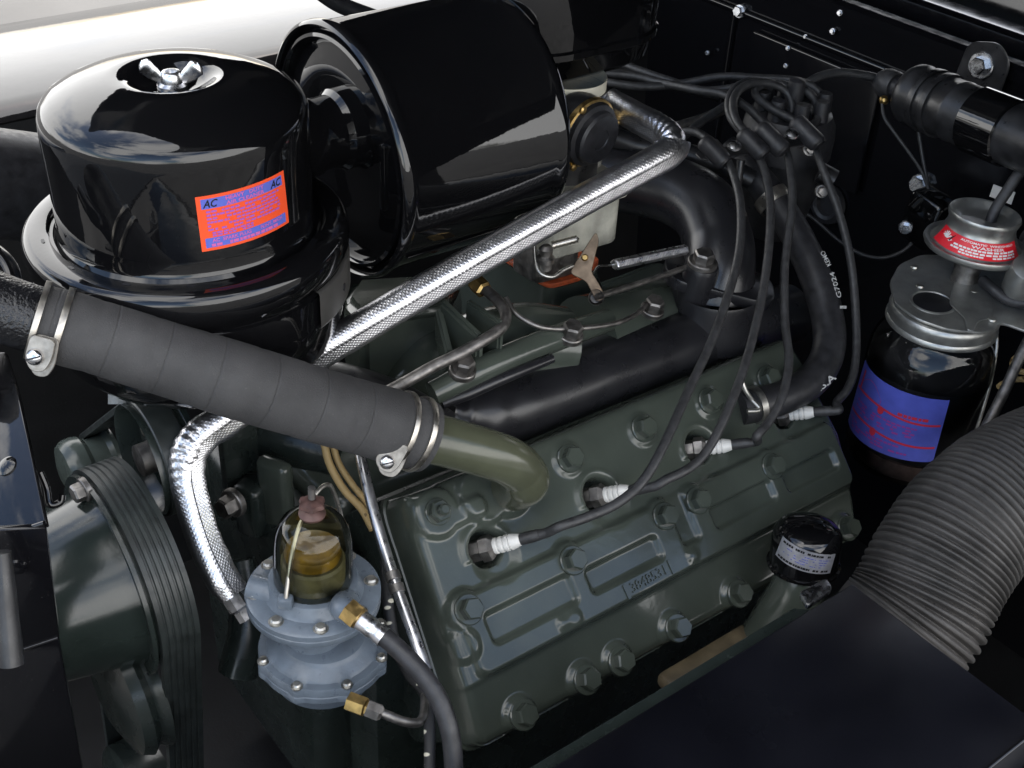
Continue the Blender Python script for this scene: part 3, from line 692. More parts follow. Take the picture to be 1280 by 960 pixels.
def intake():
    t = thing('intake_manifold', 'dark green cast intake manifold with ribs below the carburettor', 'intake manifold', (.18, .17, .92))
    cx, cy = .205, .19
    zg = .976; g3 = [onZ(x, y, zg) for x, y in ((618, 314), (686, 357), (730, 345), (752, 322))]; g3 += [g3[3]+Vector((-.02, .05, 0)), g3[0]+Vector((.0, .04, 0))]
    g2 = [(p.x-cx, p.y-cy) for p in g3]; gc = (sum(p[0] for p in g2)/6, sum(p[1] for p in g2)/6)
    put('gasket', prism(rpoly(g2, .010, 5), zg-.0048, zg, .0008, 1), ORANGE, T((cx, cy, 0)), t)
    rz = [(1.0, zg-.005), (1.02, zg-.016), (1.10, zg-.026), (1.28, zg-.048), (1.45, zg-.08), (1.5, zg-.12)]
    v, f = [], []; n = 0
    for (k_, z) in rz:
        ring = rpoly([(gc[0]+(p[0]-gc[0])*k_, gc[1]+(p[1]-gc[1])*k_) for p in g2], .014, 8); n = len(ring); v += [(p[0], p[1], z) for p in ring]
    for i in range(len(rz)-1):
        for k in range(n): f.append((i*n+k, (i+1)*n+k, (i+1)*n+(k+1) % n, i*n+(k+1) % n))
    f.append(tuple(range(n)))
    put('riser', mk(v, f, True, 60), GREEN, T((cx, cy, 0)), t)
    # runners
    put('front_runner', tube([W(700, 432, 1.06), W(650, 430, 1.04), W(600, 442, 1.025), W(550, 462, 1.02), W(505, 500, 1.03)], [.034, .035, .036, .034, .030], 28, 8), GREEN, None, t)
    put('rear_runner', tube([W(730, 425, 1.10), W(800, 405, 1.15), W(850, 390, 1.19)], [.040, .040, .038], 28, 8), GREEN, None, t)
    # boxy elbow at the front with a flat ribbed top
    q = [W(430, 372, 1.0), W(446, 343, 1.02), W(545, 338, 1.06), W(575, 352, 1.06), W(560, 385, 1.0), W(455, 400, .97)]
    c = sum(q, Vector())/6
    top = [p for p in q]; v = [p+Vector((0, 0, .008))*0 for p in top]+[p+(p-c)*.06-Vector((0, 0, .012)) for p in top]+[p+(p-c)*.06-Vector((0, 0, .09)) for p in top]
    f = [tuple(range(6))]+[(i+6*k, i+6*(k+1), (i+1) % 6+6*(k+1), (i+1) % 6+6*k) for k in (0, 1) for i in range(6)]
    bm = bmesh.new(); bv = [bm.verts.new(p) for p in v]
    for qf in f: bm.faces.new([bv[i] for i in qf])
    bmesh.ops.bevel(bm, geom=bm.edges[:], offset=.006, segments=3, affect='EDGES')
    put('front_elbow', bmk(bm, True, 50), GREEN, None, t)
    def rib(px, d0, d1, th=.004):
        (xa, ya), (xb, yb), dn = px; A, B = W(xa, ya, d0), W(xb, yb, d1)
        v = [A, B, B-Vector((0, 0, dn)), A-Vector((0, 0, dn))]; n = (B-A).cross(Vector((0, 0, 1))).normalized()*th/2
        vv = [p-n for p in v]+[p+n for p in v]
        bm = bmesh.new(); bv = [bm.verts.new(p) for p in vv]
        for q in ((0, 1, 2, 3), (7, 6, 5, 4), (0, 4, 5, 1), (1, 5, 6, 2), (2, 6, 7, 3), (3, 7, 4, 0)): bm.faces.new([bv[i] for i in q])
        bmesh.ops.recalc_face_normals(bm, faces=bm.faces[:]); bmesh.ops.bevel(bm, geom=bm.edges[:], offset=th*.3, segments=2, affect='EDGES')
        put('rib', bmk(bm), GREEN, None, t)
    rib(((553, 374), (602, 420), .05), .965, .945, .008)
    rib(((548, 384), (562, 440), .03), .965, .945, .006)
    rib(((585, 374), (628, 402), .04), .975, .95, .006)
    # bolting bar with nuts along the near side
    put('bolting_bar', tube([W(540, 492, .945), W(600, 462, .96), W(680, 428, .995), W(760, 400, 1.04)], [.010, .011, .011, .010], 12, 6), GREEN, None, t)
    nut = hexhead(.0085, .010, .0105, .003)
    for x, y, d in ((578, 464, .945), (713, 420, 1.0), (815, 388, 1.07)):
        b = put('bolt', nut, DULLST, frame(W(x, y, d), (0, -.25, 1)) @ Matrix.Rotation(.3, 4, 'Z'), t)
intake()
# ================================================================ exhaust manifold and elbow
def exhaust():
    t = thing('exhaust_manifold', 'satin black exhaust manifold pipe lying along the top edge of the head', 'exhaust manifold', (.2, .1, .93))
    P = [onY(560, 512, .092), onY(574, 516, .092), onY(606, 516, .092), onY(655, 502, .094), onY(760, 463, .096), onY(880, 422, .098), onY(985, 392, .10)]
    put('pipe', tube(P, [.008, .018, .027, .031, .0315, .0315, .030], 48, 10), EXH, None, t)
    put('front_ridge', tube([W(553, 505, .95), W(585, 492, .955), W(630, 472, .965), W(690, 448, .99)], [.004, .005, .005, .004], 10, 6), EXH, None, t)
    # elbow rising from the manifold
    b = W(898, 352, 1.135)
    P = [b-Vector((0, 0, .02)), W(899, 335, 1.14), W(897, 300, 1.15), W(880, 262, 1.165), W(845, 240, 1.185), W(800, 228, 1.205), W(745, 222, 1.225), W(690, 225, 1.24)]
    put('elbow', tube(P, [.034, .033, .0325, .0325, .032, .032, .031, .030], 40, 10), EXH, None, t)
    fl = put('flange', prism(rpoly([(-.052, -.026), (.052, -.026), (.052, .026), (-.052, .026)], .024, 8), -.006, .006, .002), EXH, frame(W(898, 352, 1.132), (.12, -.16, 1), (.75, -.66, 0)), t)
    put('riser_boss', lathe([(.044, -.055), (.041, -.01), (.040, -.0065)], 40), EXH, frame(W(898, 352, 1.132), (0, 0, 1)), t)
    put('flange_bolt', hexhead(.0095, .009, .0135, .003), DULLST, frame(W(878, 329, 1.105), (0, -.1, 1)), t)
    put('bolt_boss', lathe([(.017, -.04), (.016, -.004), (.0145, 0), (0, 0)], 28), EXH, frame(W(878, 331, 1.106), (0, -.1, 1)), t)
exhaust()

# ================================================================ radiator hose with clamps, radiator neck
TABM = M('dull_tin_tab', (.30, .28, .25), .5, .9, var=.25, vscale=160, rvar=.1)
def rad_hose():
    P = [W(46, 400, .745), W(110, 418, .755), W(200, 446, .772), W(300, 477, .79), W(410, 510, .82), W(480, 530, .842), W(532, 546, .858)]
    t = thing('radiator_hose', 'thick dark grey wrapped upper radiator hose with a clamp at each end', 'hose', P[3])
    def fn(s, a, tt): 
        k = s/.0335; ph = k-round(k)
        return 1+.006*sin(s*60)+.004*noise.noise((s*40, cos(a)*2, sin(a)*2))-.014*math.exp(-(ph/.06)**2)*(1 if .4 < tt < 5.0 else 0)+.02*math.exp(-((tt-.72)/.22)**2)+.016*math.exp(-((tt-5.05)/.25)**2)
    put('hose', tube(P, [.0222, .0225, .0235, .0245, .0250, .0250, .0250], 56, 26, True, fn), HOSE, None, t)
    def clamp(i, tvec, rad, nm, tab, lab):
        p, ax = tvec; F_ = frame(p, ax, Vector((0, 0, 1)))
        c = put('hose_clamp', lathe([(rad+.0002, -.0085), (rad+.0018, -.0085), (rad+.0020, -.0055), (rad+.0018, -.0050), (rad+.0002, -.0050)], 72, 40), CLAMP, F_, t)
        c['label'] = lab
        put('band', lathe([(rad+.0002, .0050), (rad+.0018, .0050), (rad+.0020, .0085), (rad+.0018, .0088), (rad+.0002, .0088)], 72, 40), CLAMP, F_, c)
        # flat tab where the two bands meet, with a slotted screw
        pts_, scr, dt = tab; nrm = (-FW-UP*.25+RT*.05).normalized(); o_ = W(pts_[0][0], pts_[0][1], dt)
        Ft = frame(o_, nrm); iv = Ft.inverted(); rp = lambda x, y: CAM+ray(x, y)*((o_-CAM).dot(nrm)/ray(x, y).dot(nrm))
        q2 = [(iv @ rp(x, y))[:2] for x, y in pts_]
        put('tab', prism(rpoly(q2, .004, 5), -.0016, 0, .0004, 1), TABM, Ft, c)
        q3 = [(iv @ (rp(x+3, y+9)))[:2] for x, y in pts_[3:]]
        put('lower_tab', prism(rpoly([(iv @ rp(x+2, y+(8 if k > 1 else 0)))[:2] for k, (x, y) in enumerate(pts_)], .004, 5), -.0052, -.0036, .0004, 1), TABM, Ft, c)
        sp = rp(*scr)
        s = put('screw', lathe([(.0050, -.006), (.0050, .0005), (.0048, .0022), (.0036, .0036), (.0018, .0042), (0, .0043)], 28), STEEL, frame(sp, nrm), c)
        put('slot', boxm(.0088, .0010, .0010), DBLK, frame(sp+nrm*.0040, nrm, RT+UP*.25), s)  # black bar on the head, shade of the slot given as colour
    ax = (P[1]-P[0]).normalized(); p = W(62, 404, .747)
    clamp(0, (p, ax), .0226, 'l', ([(38, 418), (70, 426), (64, 452), (54, 466), (38, 464), (30, 448)], (44, 446), .7205), 'double band clamp at the radiator end')
    ax = (P[6]-P[5]).normalized(); p = W(510, 539, .851)
    clamp(1, (p, ax), .0250, 'r', ([(486, 552), (513, 558), (500, 582), (490, 592), (474, 588), (468, 574)], (484, 577), .8235), 'double band clamp at the engine end')
rad_hose()
def radiator():
    t = thing('radiator', 'black radiator top tank and neck at the left edge behind the hose', 'radiator', (-.33, .15, 1.0))
    put('neck', tube([W(70, 408, .75), W(20, 392, .742), W(-40, 372, .735), W(-100, 350, .73)], [.0205, .0205, .022, .03], 32, 6), M('pitted_black', (.006, .006, .007), .22, bump=.8, bscale=420, bdist=.0012, dust=.1), None, t)
    put('top_tank', tube([W(-60, 225, .98), W(20, 232, 1.02), W(95, 240, 1.06)], [.045, .045, .045], 40, 6), RUBBER, None, t)
    put('tank_flank', tube([W(-30, 300, .77), W(5, 330, .765), W(16, 362, .76), W(12, 400, .76)], [.006, .007, .006, .004], 12, 6), GLOSS, None, t)
radiator()
# ================================================================ foil sleeved fuel line
def foil():
    P = [(762, 122, 1.03), (790, 140, 1.02), (822, 158, 1.00), (838, 172, .99), (836, 186, .985), (812, 201, .978), (740, 240, .965), (650, 290, .945), (560, 341, .925), (470, 394, .905), (390, 443, .89), (330, 484, .88), (283, 519, .872), (252, 541, .868), (236, 562, .866), (231, 592, .866), (238, 630, .868), (254, 680, .871), (274, 722, .874), (289, 745, .876)]
    P = [W(*p) for p in P]
    t = thing('foil_fuel_line', 'silver foil sleeved fuel line running diagonally from carburettor to fuel pump', 'fuel line', P[8])
    def fn(s, a, tt):
        c = 1+.012*noise.noise((s*220, cos(a)*1.2, sin(a)*1.2))+.016*noise.noise((s*70, cos(a)*2+5, sin(a)*2))
        for b, w in ((2.8, 1.0), (14.2, 1.3)):
            g = math.exp(-((tt-b)/w)**2); c += g*(.035*sin(s*1100+2*sin(a*2))*(.5+.5*cos(a*1.0+b))+.03*noise.noise((s*160, cos(a)*3, sin(a)*3+b)))
        return c
    r = [.0102]*len(P); r[0] = .0085; r[2] = .0106; r[3] = .0112; r[4] = .0106; r[13] = .0115; r[14] = .0118; r[15] = .0108; r[-1] = .0085
    sl = put('sleeve', tube(P, r, 40, 26, True, fn, 80), FOIL, None, t)
    # crimped seam fin hanging under the sleeve
    sp = spline(P, 14); v, f = [], []; uv = []; s = 0; prev_side = -UP
    for i, (tt, p) in enumerate(sp):
        tg = (sp[min(i+1, len(sp)-1)][1]-sp[max(i-1, 0)][1]).normalized()
        if i: s += (p-sp[i-1][1]).length
        side = tg.cross(FW).normalized()
        if side.dot(UP) > 0: side = -side
        k_ = min(1, max(0, (tt-12.5)/2.0)); k_ = k_*k_*(3-2*k_); g_ = RT*.9-UP*.1; g_ = (g_-tg*g_.dot(tg)).normalized()
        side = (side*(1-k_)+g_*k_) if tt > 12.5 else side
        side = (side-tg*side.dot(tg)).normalized()
        if tt > 12.5 and prev_side.dot(side) < 0: side = -side
        prev_side = side
        nn = tg.cross(side).normalized()
        wv = 1+.06*noise.noise((s*90, 3, 0))
        front = -FW*.0062
        for o_, th in ((.0072, .0030), (.0122, .0016), (.0148*wv, .0008)):
            for sg in (1, -1): v.append(p+side*o_+front*(1-(o_-.0072)/.012)+nn*th*sg*.9); uv.append((s, o_*30))
    k = 6
    for i in range(len(sp)-1):
        b = i*k; c = b+k
        for q in ((0, 2), (2, 4)): f.append((b+q[0], c+q[0], c+q[1], b+q[1])); f.append((b+q[0]+1, b+q[1]+1, c+q[1]+1, c+q[0]+1))
        f.append((b+4, c+4, c+5, b+5))
    me = mk(v, f, True, 70); ul = me.uv_layers.new(name='UVMap')
    for poly in me.polygons:
        for li, i in zip(poly.loop_indices, poly.vertices): ul.data[li].uv = uv[i]
    put('seam', me, FOIL, None, t)
    put('end_fitting', lathe([(.0075, -.002), (.0075, .010), (.0055, .012), (.0055, .02)], 6, 20), ALU, frame(P[-1], (P[-1]-P[-2])), t)
    put('tie_wire', tube([W(762, 124, 1.025), W(752, 113, 1.03), W(748, 112, 1.035)], .0009, 6, 4), ALU, None, t)
foil()
# ================================================================ fuel pump
def fuel_pump():
    X0, Y0 = -.147, 0.0; Z = .939
    t = thing('fuel_pump', 'blue grey fuel pump with amber glass bowl and wire bail', 'fuel pump', (X0, Y0, .86))
    tilt = Matrix.Rotation(radians(2), 4, 'Y')
    A = T((X0, Y0, Z)) @ tilt
    up = put('upper_body', lathe([(0, -.012), (.040, -.012), (.0448, -.0105), (.0455, -.0095), (.0455, -.0055), (.0450, -.0050), (.0455, -.0045), (.0455, -.0005), (.0440, .0008), (.0340, .0014), (.0320, .004), (.0308, .0085), (.0300, .010), (.0285, .0105), (0, .0105)], 80, 40), PUMP, A, t)
    sc = lathe([(.0052, 0), (.0052, .0008), (.0038, .0009), (.0040, .0022), (.003, .0034), (0, .0036)], 20, 40)
    for k in range(8):
        a = radians(22+45*k); p = A @ Vector((.0392*cos(a), .0392*sin(a), .0006)); put('flange_screw', sc, ZINC, T(p) @ tilt, up)
    # inlet boss on the left, outlet boss on the right
    c1 = W(338, 742, .835); put('inlet_boss', tube([A @ Vector((-.018, -.004, -.003)), c1, W(314, 735, .838)], [.011, .010, .010], 24, 6), PUMP, None, up)
    put('outlet_boss', tube([A @ Vector((.020, -.016, -.004)), W(428, 759, .806), W(441, 768, .796)], [.0075, .0085, .0082], 24, 6), PUMP, None, up)
    put('bail_ear', boxm(.010, .008, .009, .002, 2), PUMP, frame(W(357, 752, .812), (0, 0, 1), (RT.x, RT.y, 0)), up)
    # glass bowl, contents, thumb nut and bail
    gb = put('glass_bowl', lathe([(.0262, .0105), (.0268, .013), (.0264, .030), (.0256, .042), (.0240, .051), (.0205, .0585), (.0150, .063), (.0100, .0648), (.0, .0652)], 64, 60), GLASSY, A, t)
    put('filter_element', lathe([(.0215, .0108), (.0215, .027), (.020, .029), (0, .029)], 48, 35), OLIVEEL, A, gb)
    put('fuel', lathe([(0, .0292), (.0180, .0292), (.0190, .033), (.0180, .037), (.010, .039), (.0, .039)], 48, 40), AMBER, A, gb)
    tn = put('thumb_nut', lathe([(.0085, .0650), (.0090, .0668), (.0070, .069), (.005, .0705), (.0070, .0725), (.0085, .0738), (.0078, .0765), (.004, .0780), (0, .0780)], 28, 40, fn=lambda a, z: 1+(.12*cos(6*a) if z > .0735 else 0)), COPPERP, A, t)
    put('screw_stem', lathe([(.0024, .079), (.0024, .088), (0, .0885)], 12), DULLST, A, tn)
    B = [W(357, 753, .81), W(359, 735, .808), W(363, 705, .806), W(371, 668, .808), W(384, 635, .813), W(398, 613, .82), W(411, 606, .83), W(419, 620, .845), W(425, 640, .86), W(427, 652, .87)]
    put('wire_bail', tube(B, .0016, 8, 8), CLAMP, None, t)
    # waist and lower diaphragm housing with lobed ring
    put('waist', lathe([(.020, -.046), (.020, -.010)], 32), PUMP, A, t)
    A2 = T((X0+.005, Y0, Z-.046)) @ tilt
    lobes = lambda a, z: 1+.055*max(0, cos(8*a+1.2))**3 if -.026 < z < -.008 else 1
    lo = put('lower_body', lathe([(.010, .004), (.024, .0035), (.030, .001), (.0320, -.003), (.0385, -.0065), (.0395, -.0085), (.0445, -.009), (.0452, -.0105), (.0452, -.0155), (.0445, -.0162), (.0452, -.017), (.0452, -.0215), (.0442, -.0225), (.0400, -.024), (.0370, -.030), (.0355, -.038), (.030, -.042), (0, -.043)], 128, 40, fn=lobes), PUMP, A2, t)
    for k in range(8):
        a = (2*pi*k-1.2)/8; p = A2 @ Vector((.0440*cos(a), .0440*sin(a), -.0088)); put('housing_screw', sc, PUMP, T(p) @ tilt @ Matrix.Diagonal((.8, .8, 1, 1)), lo)
    # brass fittings
    a, b = W(440, 766, .795), W(452, 776, .793); put('outlet_fitting', lathe([(.0085, -.004), (.0085, .006), (.0062, .007), (.0062, .012)], 6, 20), BRASS, frame(a, b-a), t)
    a, b = W(446, 880, .815), W(470, 889, .812); put('vacuum_fitting', lathe([(.0068, -.006), (.0068, .006), (.005, .007), (.005, .013)], 6, 20), BRASS, frame(a, b-a), t)
    return t
fuel_pump()
# hoses of the pump
def simple_tube(name, pts, r, mat, label, cat, seg=14, sub=8, group=None, parts=None, fn=None):
    P = [W(*p) for p in pts]
    if not parts: 
        m = tube([p-P[0] for p in P], r, seg, sub, True, fn); return put(name, m, mat, T(P[0]), None, label, cat, group)
    t = thing(name, label, cat, P[0], group); put(parts, tube(P, r, seg, sub, True, fn), mat, None, t); return t
t = simple_tube('fuel_hose', [(474, 791, .79), (492, 806, .788), (520, 834, .786), (545, 868, .785), (560, 905, .785), (566, 940, .787), (568, 985, .79)], .0062, RUBBER, 'black rubber fuel hose leaving the fuel pump downwards', 'hose', 20, parts='hose')
a, b = W(450, 774, .793), W(480, 797, .789)
put('ferrule', lathe([(.0058, 0), (.0066, .001), (.0066, .010), (.0060, .011), (.0060, .014), (.0066, .0150), (.0066, .0180), (.0068, .0195)], 28, 40), ALU, frame(a, b-a), t)
t = simple_tube('vacuum_line', [(468, 888, .812), (484, 894, .815), (505, 902, .82), (523, 903, .83), (530, 892, .84), (531, 870, .86)], .0032, DULLST, 'steel vacuum line curling from the brass fitting under the fuel pump', 'pipe', 12, parts='line')
a, b = W(462, 886, .812), W(472, 890, .812); put('flare_nut', lathe([(.006, -.002), (.006, .007), (.0042, .009)], 6, 20), DULLST, frame(a, b-a), t)
# dipstick tube with clip, dotted loom, cloth wires
t = simple_tube('dipstick_tube', [(449, 560, .93), (455, 590, .92), (470, 650, .905), (494, 728, .888), (516, 790, .872), (533, 838, .862)], .0042, ALU, 'bright slanting metal tube between fuel pump and head', 'pipe', 14, parts='rod')
for x, y, d in ((491, 720, .889), (496, 736, .886)): put('clip', lathe([(.0046, -.003), (.0056, -.003), (.0056, .003), (.0046, .003)], 24, 30), DULLST, frame(W(x, y, d), W(494, 728, .888)-W(470, 650, .905)), t)
simple_tube('dotted_loom', [(482, 700, .92), (484, 745, .905), (493, 800, .90), (510, 840, .89), (532, 868, .875), (537, 910, .86), (537, 965, .85)], .0042, LOOM, 'black loom with pale dots beside the slanting metal tube', 'cable', 12)
simple_tube('cloth_wire', [(404, 548, .93), (412, 580, .93), (430, 612, .928), (452, 636, .925), (466, 662, .92)], .0030, CLOTH, 'braided tan cloth wire left of the slanting metal tube', 'cable', 10)
simple_tube('cloth_wire', [(416, 556, .935), (424, 580, .935), (440, 605, .932), (460, 632, .93), (475, 672, .925)], .0026, CLOTH, 'thinner tan cloth wire between braided wire and metal tube', 'cable', 10)
# valley pipes
t = simple_tube('steel_line', [(592, 352, .99), (604, 360, .985), (622, 376, .975), (632, 392, .965), (628, 408, .955), (610, 422, .945), (575, 442, .935), (540, 459, .928), (508, 477, .922), (480, 492, .92)], .0046, DULLST, 'bent steel line below the foil sleeved line', 'pipe', 14, parts='line')
put('fitting', lathe([(.0075, -.005), (.0075, .006), (.0055, .008)], 6, 20), BRASS, frame(W(599, 357, .986), W(622, 376, .975)-W(604, 360, .985)), t)
simple_tube('thin_vacuum_pipe', [(632, 372, .99), (645, 392, .985), (668, 406, .985), (692, 411, .99), (730, 410, 1.0), (770, 404, 1.02), (796, 392, 1.04), (808, 380, 1.06)], .0021, DULLST, 'thin dark pipe sagging below the orange gasket', 'pipe', 10)
simple_tube('bypass_pipe', [(330, 470, 1.0), (400, 478, .985), (450, 490, .975), (500, 510, .965), (550, 540, .955)], .019, SATIN, 'short satin black pipe half behind the radiator hose', 'pipe', 24)

def onP(x, y, o, n): r = ray(x, y); return CAM+r*((Vector(o)-CAM).dot(n)/r.dot(n))
def axz(py, ax, ay):              # height on the vertical line ax,ay that is seen at row py
    q = Vector((ax, ay, 0))-CAM; k = (480-py)/FPX
    return -(k*q.dot(FW)-q.dot(UP))/(k*FW.z-UP.z)
# ================================================================ pulleys and belts at the front
def hull2(c1, c2, n=40):
    (y1, z1, r1), (y2, z2, r2) = c1, c2; pts = []
    d = math.hypot(y2-y1, z2-z1); th = atan2(z2-z1, y2-y1); al = math.acos((r1-r2)/d)
    for i in range(n+1): a = th+al+(2*pi-2*al)*i/n; pts.append((y1+r1*cos(a), z1+r1*sin(a)))
    for i in range(n+1): a = th-al+2*al*i/n; pts.append((y2+r2*cos(a), z2+r2*sin(a)))
    out = []                       # subdivide the straight runs
    for p, q in zip(pts, pts[1:]+pts[:1]):
        m = max(1, int(math.hypot(q[0]-p[0], q[1]-p[1])/.012))
        for k in range(m): out.append((p[0]+(q[0]-p[0])*k/m, p[1]+(q[1]-p[1])*k/m))
    return out
def belt_mesh(c1, c2, x0, x1, th=.006, ribs=0):
    path = hull2(c1, c2); n = len(path); prof = []
    if ribs:
        prof.append((x0, 0))
        w = (x1-x0)/(ribs+1)
        for i in range(1, ribs+1): xm = x0+w*i; prof += [(xm-.0011, 0), (xm-.0004, -.0012), (xm+.0004, -.0012), (xm+.0011, 0)]
        prof.append((x1, 0))
    else: prof = [(x0, -.001), (x0+.001, 0), (x1-.001, 0), (x1, -.001)]
    prof = prof+[(x1, -th), (x0, -th)]; m = len(prof); v, f = [], []
    for i, p in enumerate(path):
        a, b = path[i-1], path[(i+1) % n]; ty, tz = b[0]-a[0], b[1]-a[1]; L_ = math.hypot(ty, tz); ny, nz_ = tz/L_, -ty/L_
        for (x, o) in prof: v.append((x, p[0]+ny*o, p[1]+nz_*o))
    for i in range(n):
        j = (i+1) % n
        for k in range(m): f.append((i*m+k, j*m+k, j*m+(k+1) % m, i*m+(k+1) % m))
    bm = bmesh.new(); bv = [bm.verts.new(q) for q in v]
    for q in f: bm.faces.new([bv[i] for i in q])
    return bmk(bm, True, 40)
def xl(prof, x, y, z, seg=64, mat=GREEN2, name='pulley', parent=None, ang=35):   # lathe about the engine's long axis, profile (r, x offset to the rear)
    return put(name, lathe(prof, seg, ang), mat, frame((x, y, z), (1, 0, 0), (0, 1, 0)), parent)
FY, FZ, FR = .128, .902, .080
def fan_drive():
    X0 = -.240
    t = thing('fan_pulley', 'dark green fan pulley with tapered hub at the lower left', 'pulley', (X0, FY, FZ))
    xl([(0, -.135), (.034, -.135), (.040, -.132), (.0455, -.122), (.0655, -.012), (.068, -.004), (.0735, -.002), (.0735, .030), (0, .030)], X0, FY, FZ, 96, M('shaded_hub_green', (.012, .017, .015), .16, var=.15, vscale=30, rvar=.04, bump=.1, bscale=90, dust=.08), 'hub_cone', t)  # base colour darkened for the shade deep in the bay
    xl([(.068, -.004), (.0770, -.005), (.0775, -.002), (.0740, -.001)], X0, FY, FZ, 96, GREEN2, 'rim', t)
    put('fan_belt', belt_mesh((FY, FZ, FR), (.19, .55, .075), X0+.0005, X0+.0285, .006, 5), BELT, None, None, 'wide ribbed black fan belt wrapping the tapered hub pulley at lower left', 'belt')
    c = thing('crank_pulley', 'dark crank pulley low behind the fan belt at lower left', 'pulley', (X0, .19, .55))
    xl([(0, -.01), (.05, -.012), (.066, -.008), (.0695, -.004), (.0695, .028), (0, .028)], X0, .19, .55, 72, GREEN2, 'disc', c)
    t2 = thing('lower_pulley', 'dark small pulley below the tapered hub at lower left', 'pulley', (-.25, .16, .78))
    p = W(150, 860, .93); xl([(0, -.01), (.030, -.012), (.052, -.004), (.056, .004), (.050, .010), (.056, .018), (0, .02)], p.x, p.y, p.z, 72, GREEN2, 'disc', t2)
    # generator drive behind: small pulley, big open pulley and their belt
    XB = -.196; a = onX(112, 580, XB); b = onX(180, 574, XB)
    g = thing('generator_pulley', 'small grey green pulley disc behind the tapered hub', 'pulley', a)
    xl([(0, -.024), (.012, -.024), (.023, -.021), (.0262, -.016), (.0270, -.010), (.0262, -.004), (.0225, 0), (.0225, .014), (.026, .018), (.026, .022), (0, .022)], a.x, a.y, a.z, 64, M('grey_green_enamel', (.05, .062, .055), .24, var=.15, vscale=60, bump=.1, bscale=200), 'disc', g)
    put('centre_bolt', hexhead(.0068, .007, .009, .002), DULLST, frame(W(106, 612, .86), (-1, -.1, 0)), g)
    w = thing('water_pump_pulley', 'dark open pulley with bolted centre beside the foil line bend', 'pulley', b)
    xl([(.010, .016), (.030, .016), (.036, .012), (.0405, -.002), (.0425, -.004), (.0432, -.001), (.0420, .002), (.0420, .024), (.0440, .026), (.0445, .030), (.03, .032)], b.x, b.y, b.z, 80, GREEN2, 'rim', w)
    xl([(0, -.004), (.012, -.004), (.0125, .016)], b.x, b.y, b.z, 40, DULLST, 'boss', w)
    for k in range(4):
        an = radians(30+90*k); put('bolt', hexhead(.0045, .005, .006, .001), CLAMP, frame(b+Vector((.014, .021*cos(an), .021*sin(an))), (-1, 0, 0)), w)
    put('drive_belt', belt_mesh((b.y, b.z, .0455), (a.y, a.z, .0265), XB+.001, XB+.0215, .005, 0), BELT, None, None, 'black drive belt joining the small disc pulley and the open pulley', 'belt')
    # brackets and hose behind
    br = thing('pump_bracket', 'dark green bent bracket behind the foil line near the fuel pump', 'bracket', W(335, 620, .95))
    put('arm', boxm(.014, .030, .075, .006, 3), GREEN, frame(W(346, 622, .965), (0, 0, 1), (.9, .4, 0)), br)
    put('arm_block', boxm(.026, .024, .050, .006, 3), GREEN2, frame(W(318, 632, .975), (0, 0, 1), (.9, .4, 0)), br)
    put('bracket_bolt', hexhead(.0085, .010, .0115, .003), DULLST, frame(W(292, 628, .93), (-1, -.35, .1)), br)
    put('strap', boxm(.03, .012, .10, .003, 2), GREEN2, frame(W(300, 580, .97), (0, 0, 1)), br)
    put('shroud', tube([W(300, 535, .99), W(360, 545, .985), (W(420, 560, .98))], [.022, .024, .022], 24, 6), GREEN2, None, br)
    put('lower_arm', tube([W(298, 840, .97), W(310, 780, .965), W(300, 700, .965)], [.016, .015, .012], 14, 6), GREEN2, None, br)
fan_drive()
put('grey_pipe_stub', tube([Vector(), W(153, 470, .90)-W(153, 505, .90)], .010, 20, 2), M('grey_crinkle', (.16, .17, .17), .5, bump=.6, bscale=500), T(W(153, 505, .90)), None, 'short grey pipe stub just below the radiator hose', 'pipe')
# ================================================================ radiator support at the left edge
def support():
    o = W(30, 580, .70); n = Vector((-.55, -.10, .95)).normalized()
    t = thing('radiator_support', 'glossy black sheet metal radiator support with rivet at the left edge', 'bracket', o)
    def face(name, pts, o, n, th=.004, mat=GLOSS):
        F_ = frame(o, n); inv = F_.inverted(); q = [(inv @ onP(x, y, o, n))[:2] for x, y in pts]
        return put(name, prism(q, -th, 0, .0008, 2), mat, F_, t)
    face('top_plate', [(-60, 440), (6, 440), (22, 490), (57, 655), (15, 669), (-60, 690)], o, n)
    put('rivet', lathe([(.0062, -.0005), (.006, .001), (.004, .0022), (0, .0026)], 24), GLOSS, frame(onP(9, 583, o, n), n), t)
    e = onP(57, 655, o, n); e2 = onP(15, 669, o, n)
    put('front_lip', tube([e+n*.001, e2+n*.001, onP(-60, 694, o, n)], .0016, 10, 2), BODY, None, t)
    o2 = onP(50, 665, o, n)-n*.006; n2 = Vector((-.45, -.85, -.12)).normalized()
    face('side_plate', [(-10, 664), (57, 660), (74, 797), (28, 812), (-10, 815)], o2, n2, .004, BODY)
    put('plate_bolt', lathe([(.0055, 0), (.005, .0015), (.003, .0022), (0, .0022)], 20), BODY, frame(onP(22, 708, o2, n2), n2), t)
    o3 = onP(50, 806, o2, n2)-n2*.004; face('lower_plate', [(-10, 818), (28, 815), (73, 800), (110, 1000), (-10, 1000)], o3+n2*.001, n2, .004, BODY)
    put('ledge', tube([onP(28, 812, o2, n2), onP(73, 797, o2, n2)], .0012, 8, 2), BODY, None, t)
    put('column', tube([W(2, 690, .66), W(8, 760, .665), W(14, 830, .67)], [.005, .006, .007], 20, 6), SATIN, None, t)
    put('hook', tube([W(50, 590, .72), W(58, 610, .722), W(62, 630, .722), W(75, 628, .725), W(78, 618, .725)], .0022, 8, 6), GLOSS, None, t)
support()
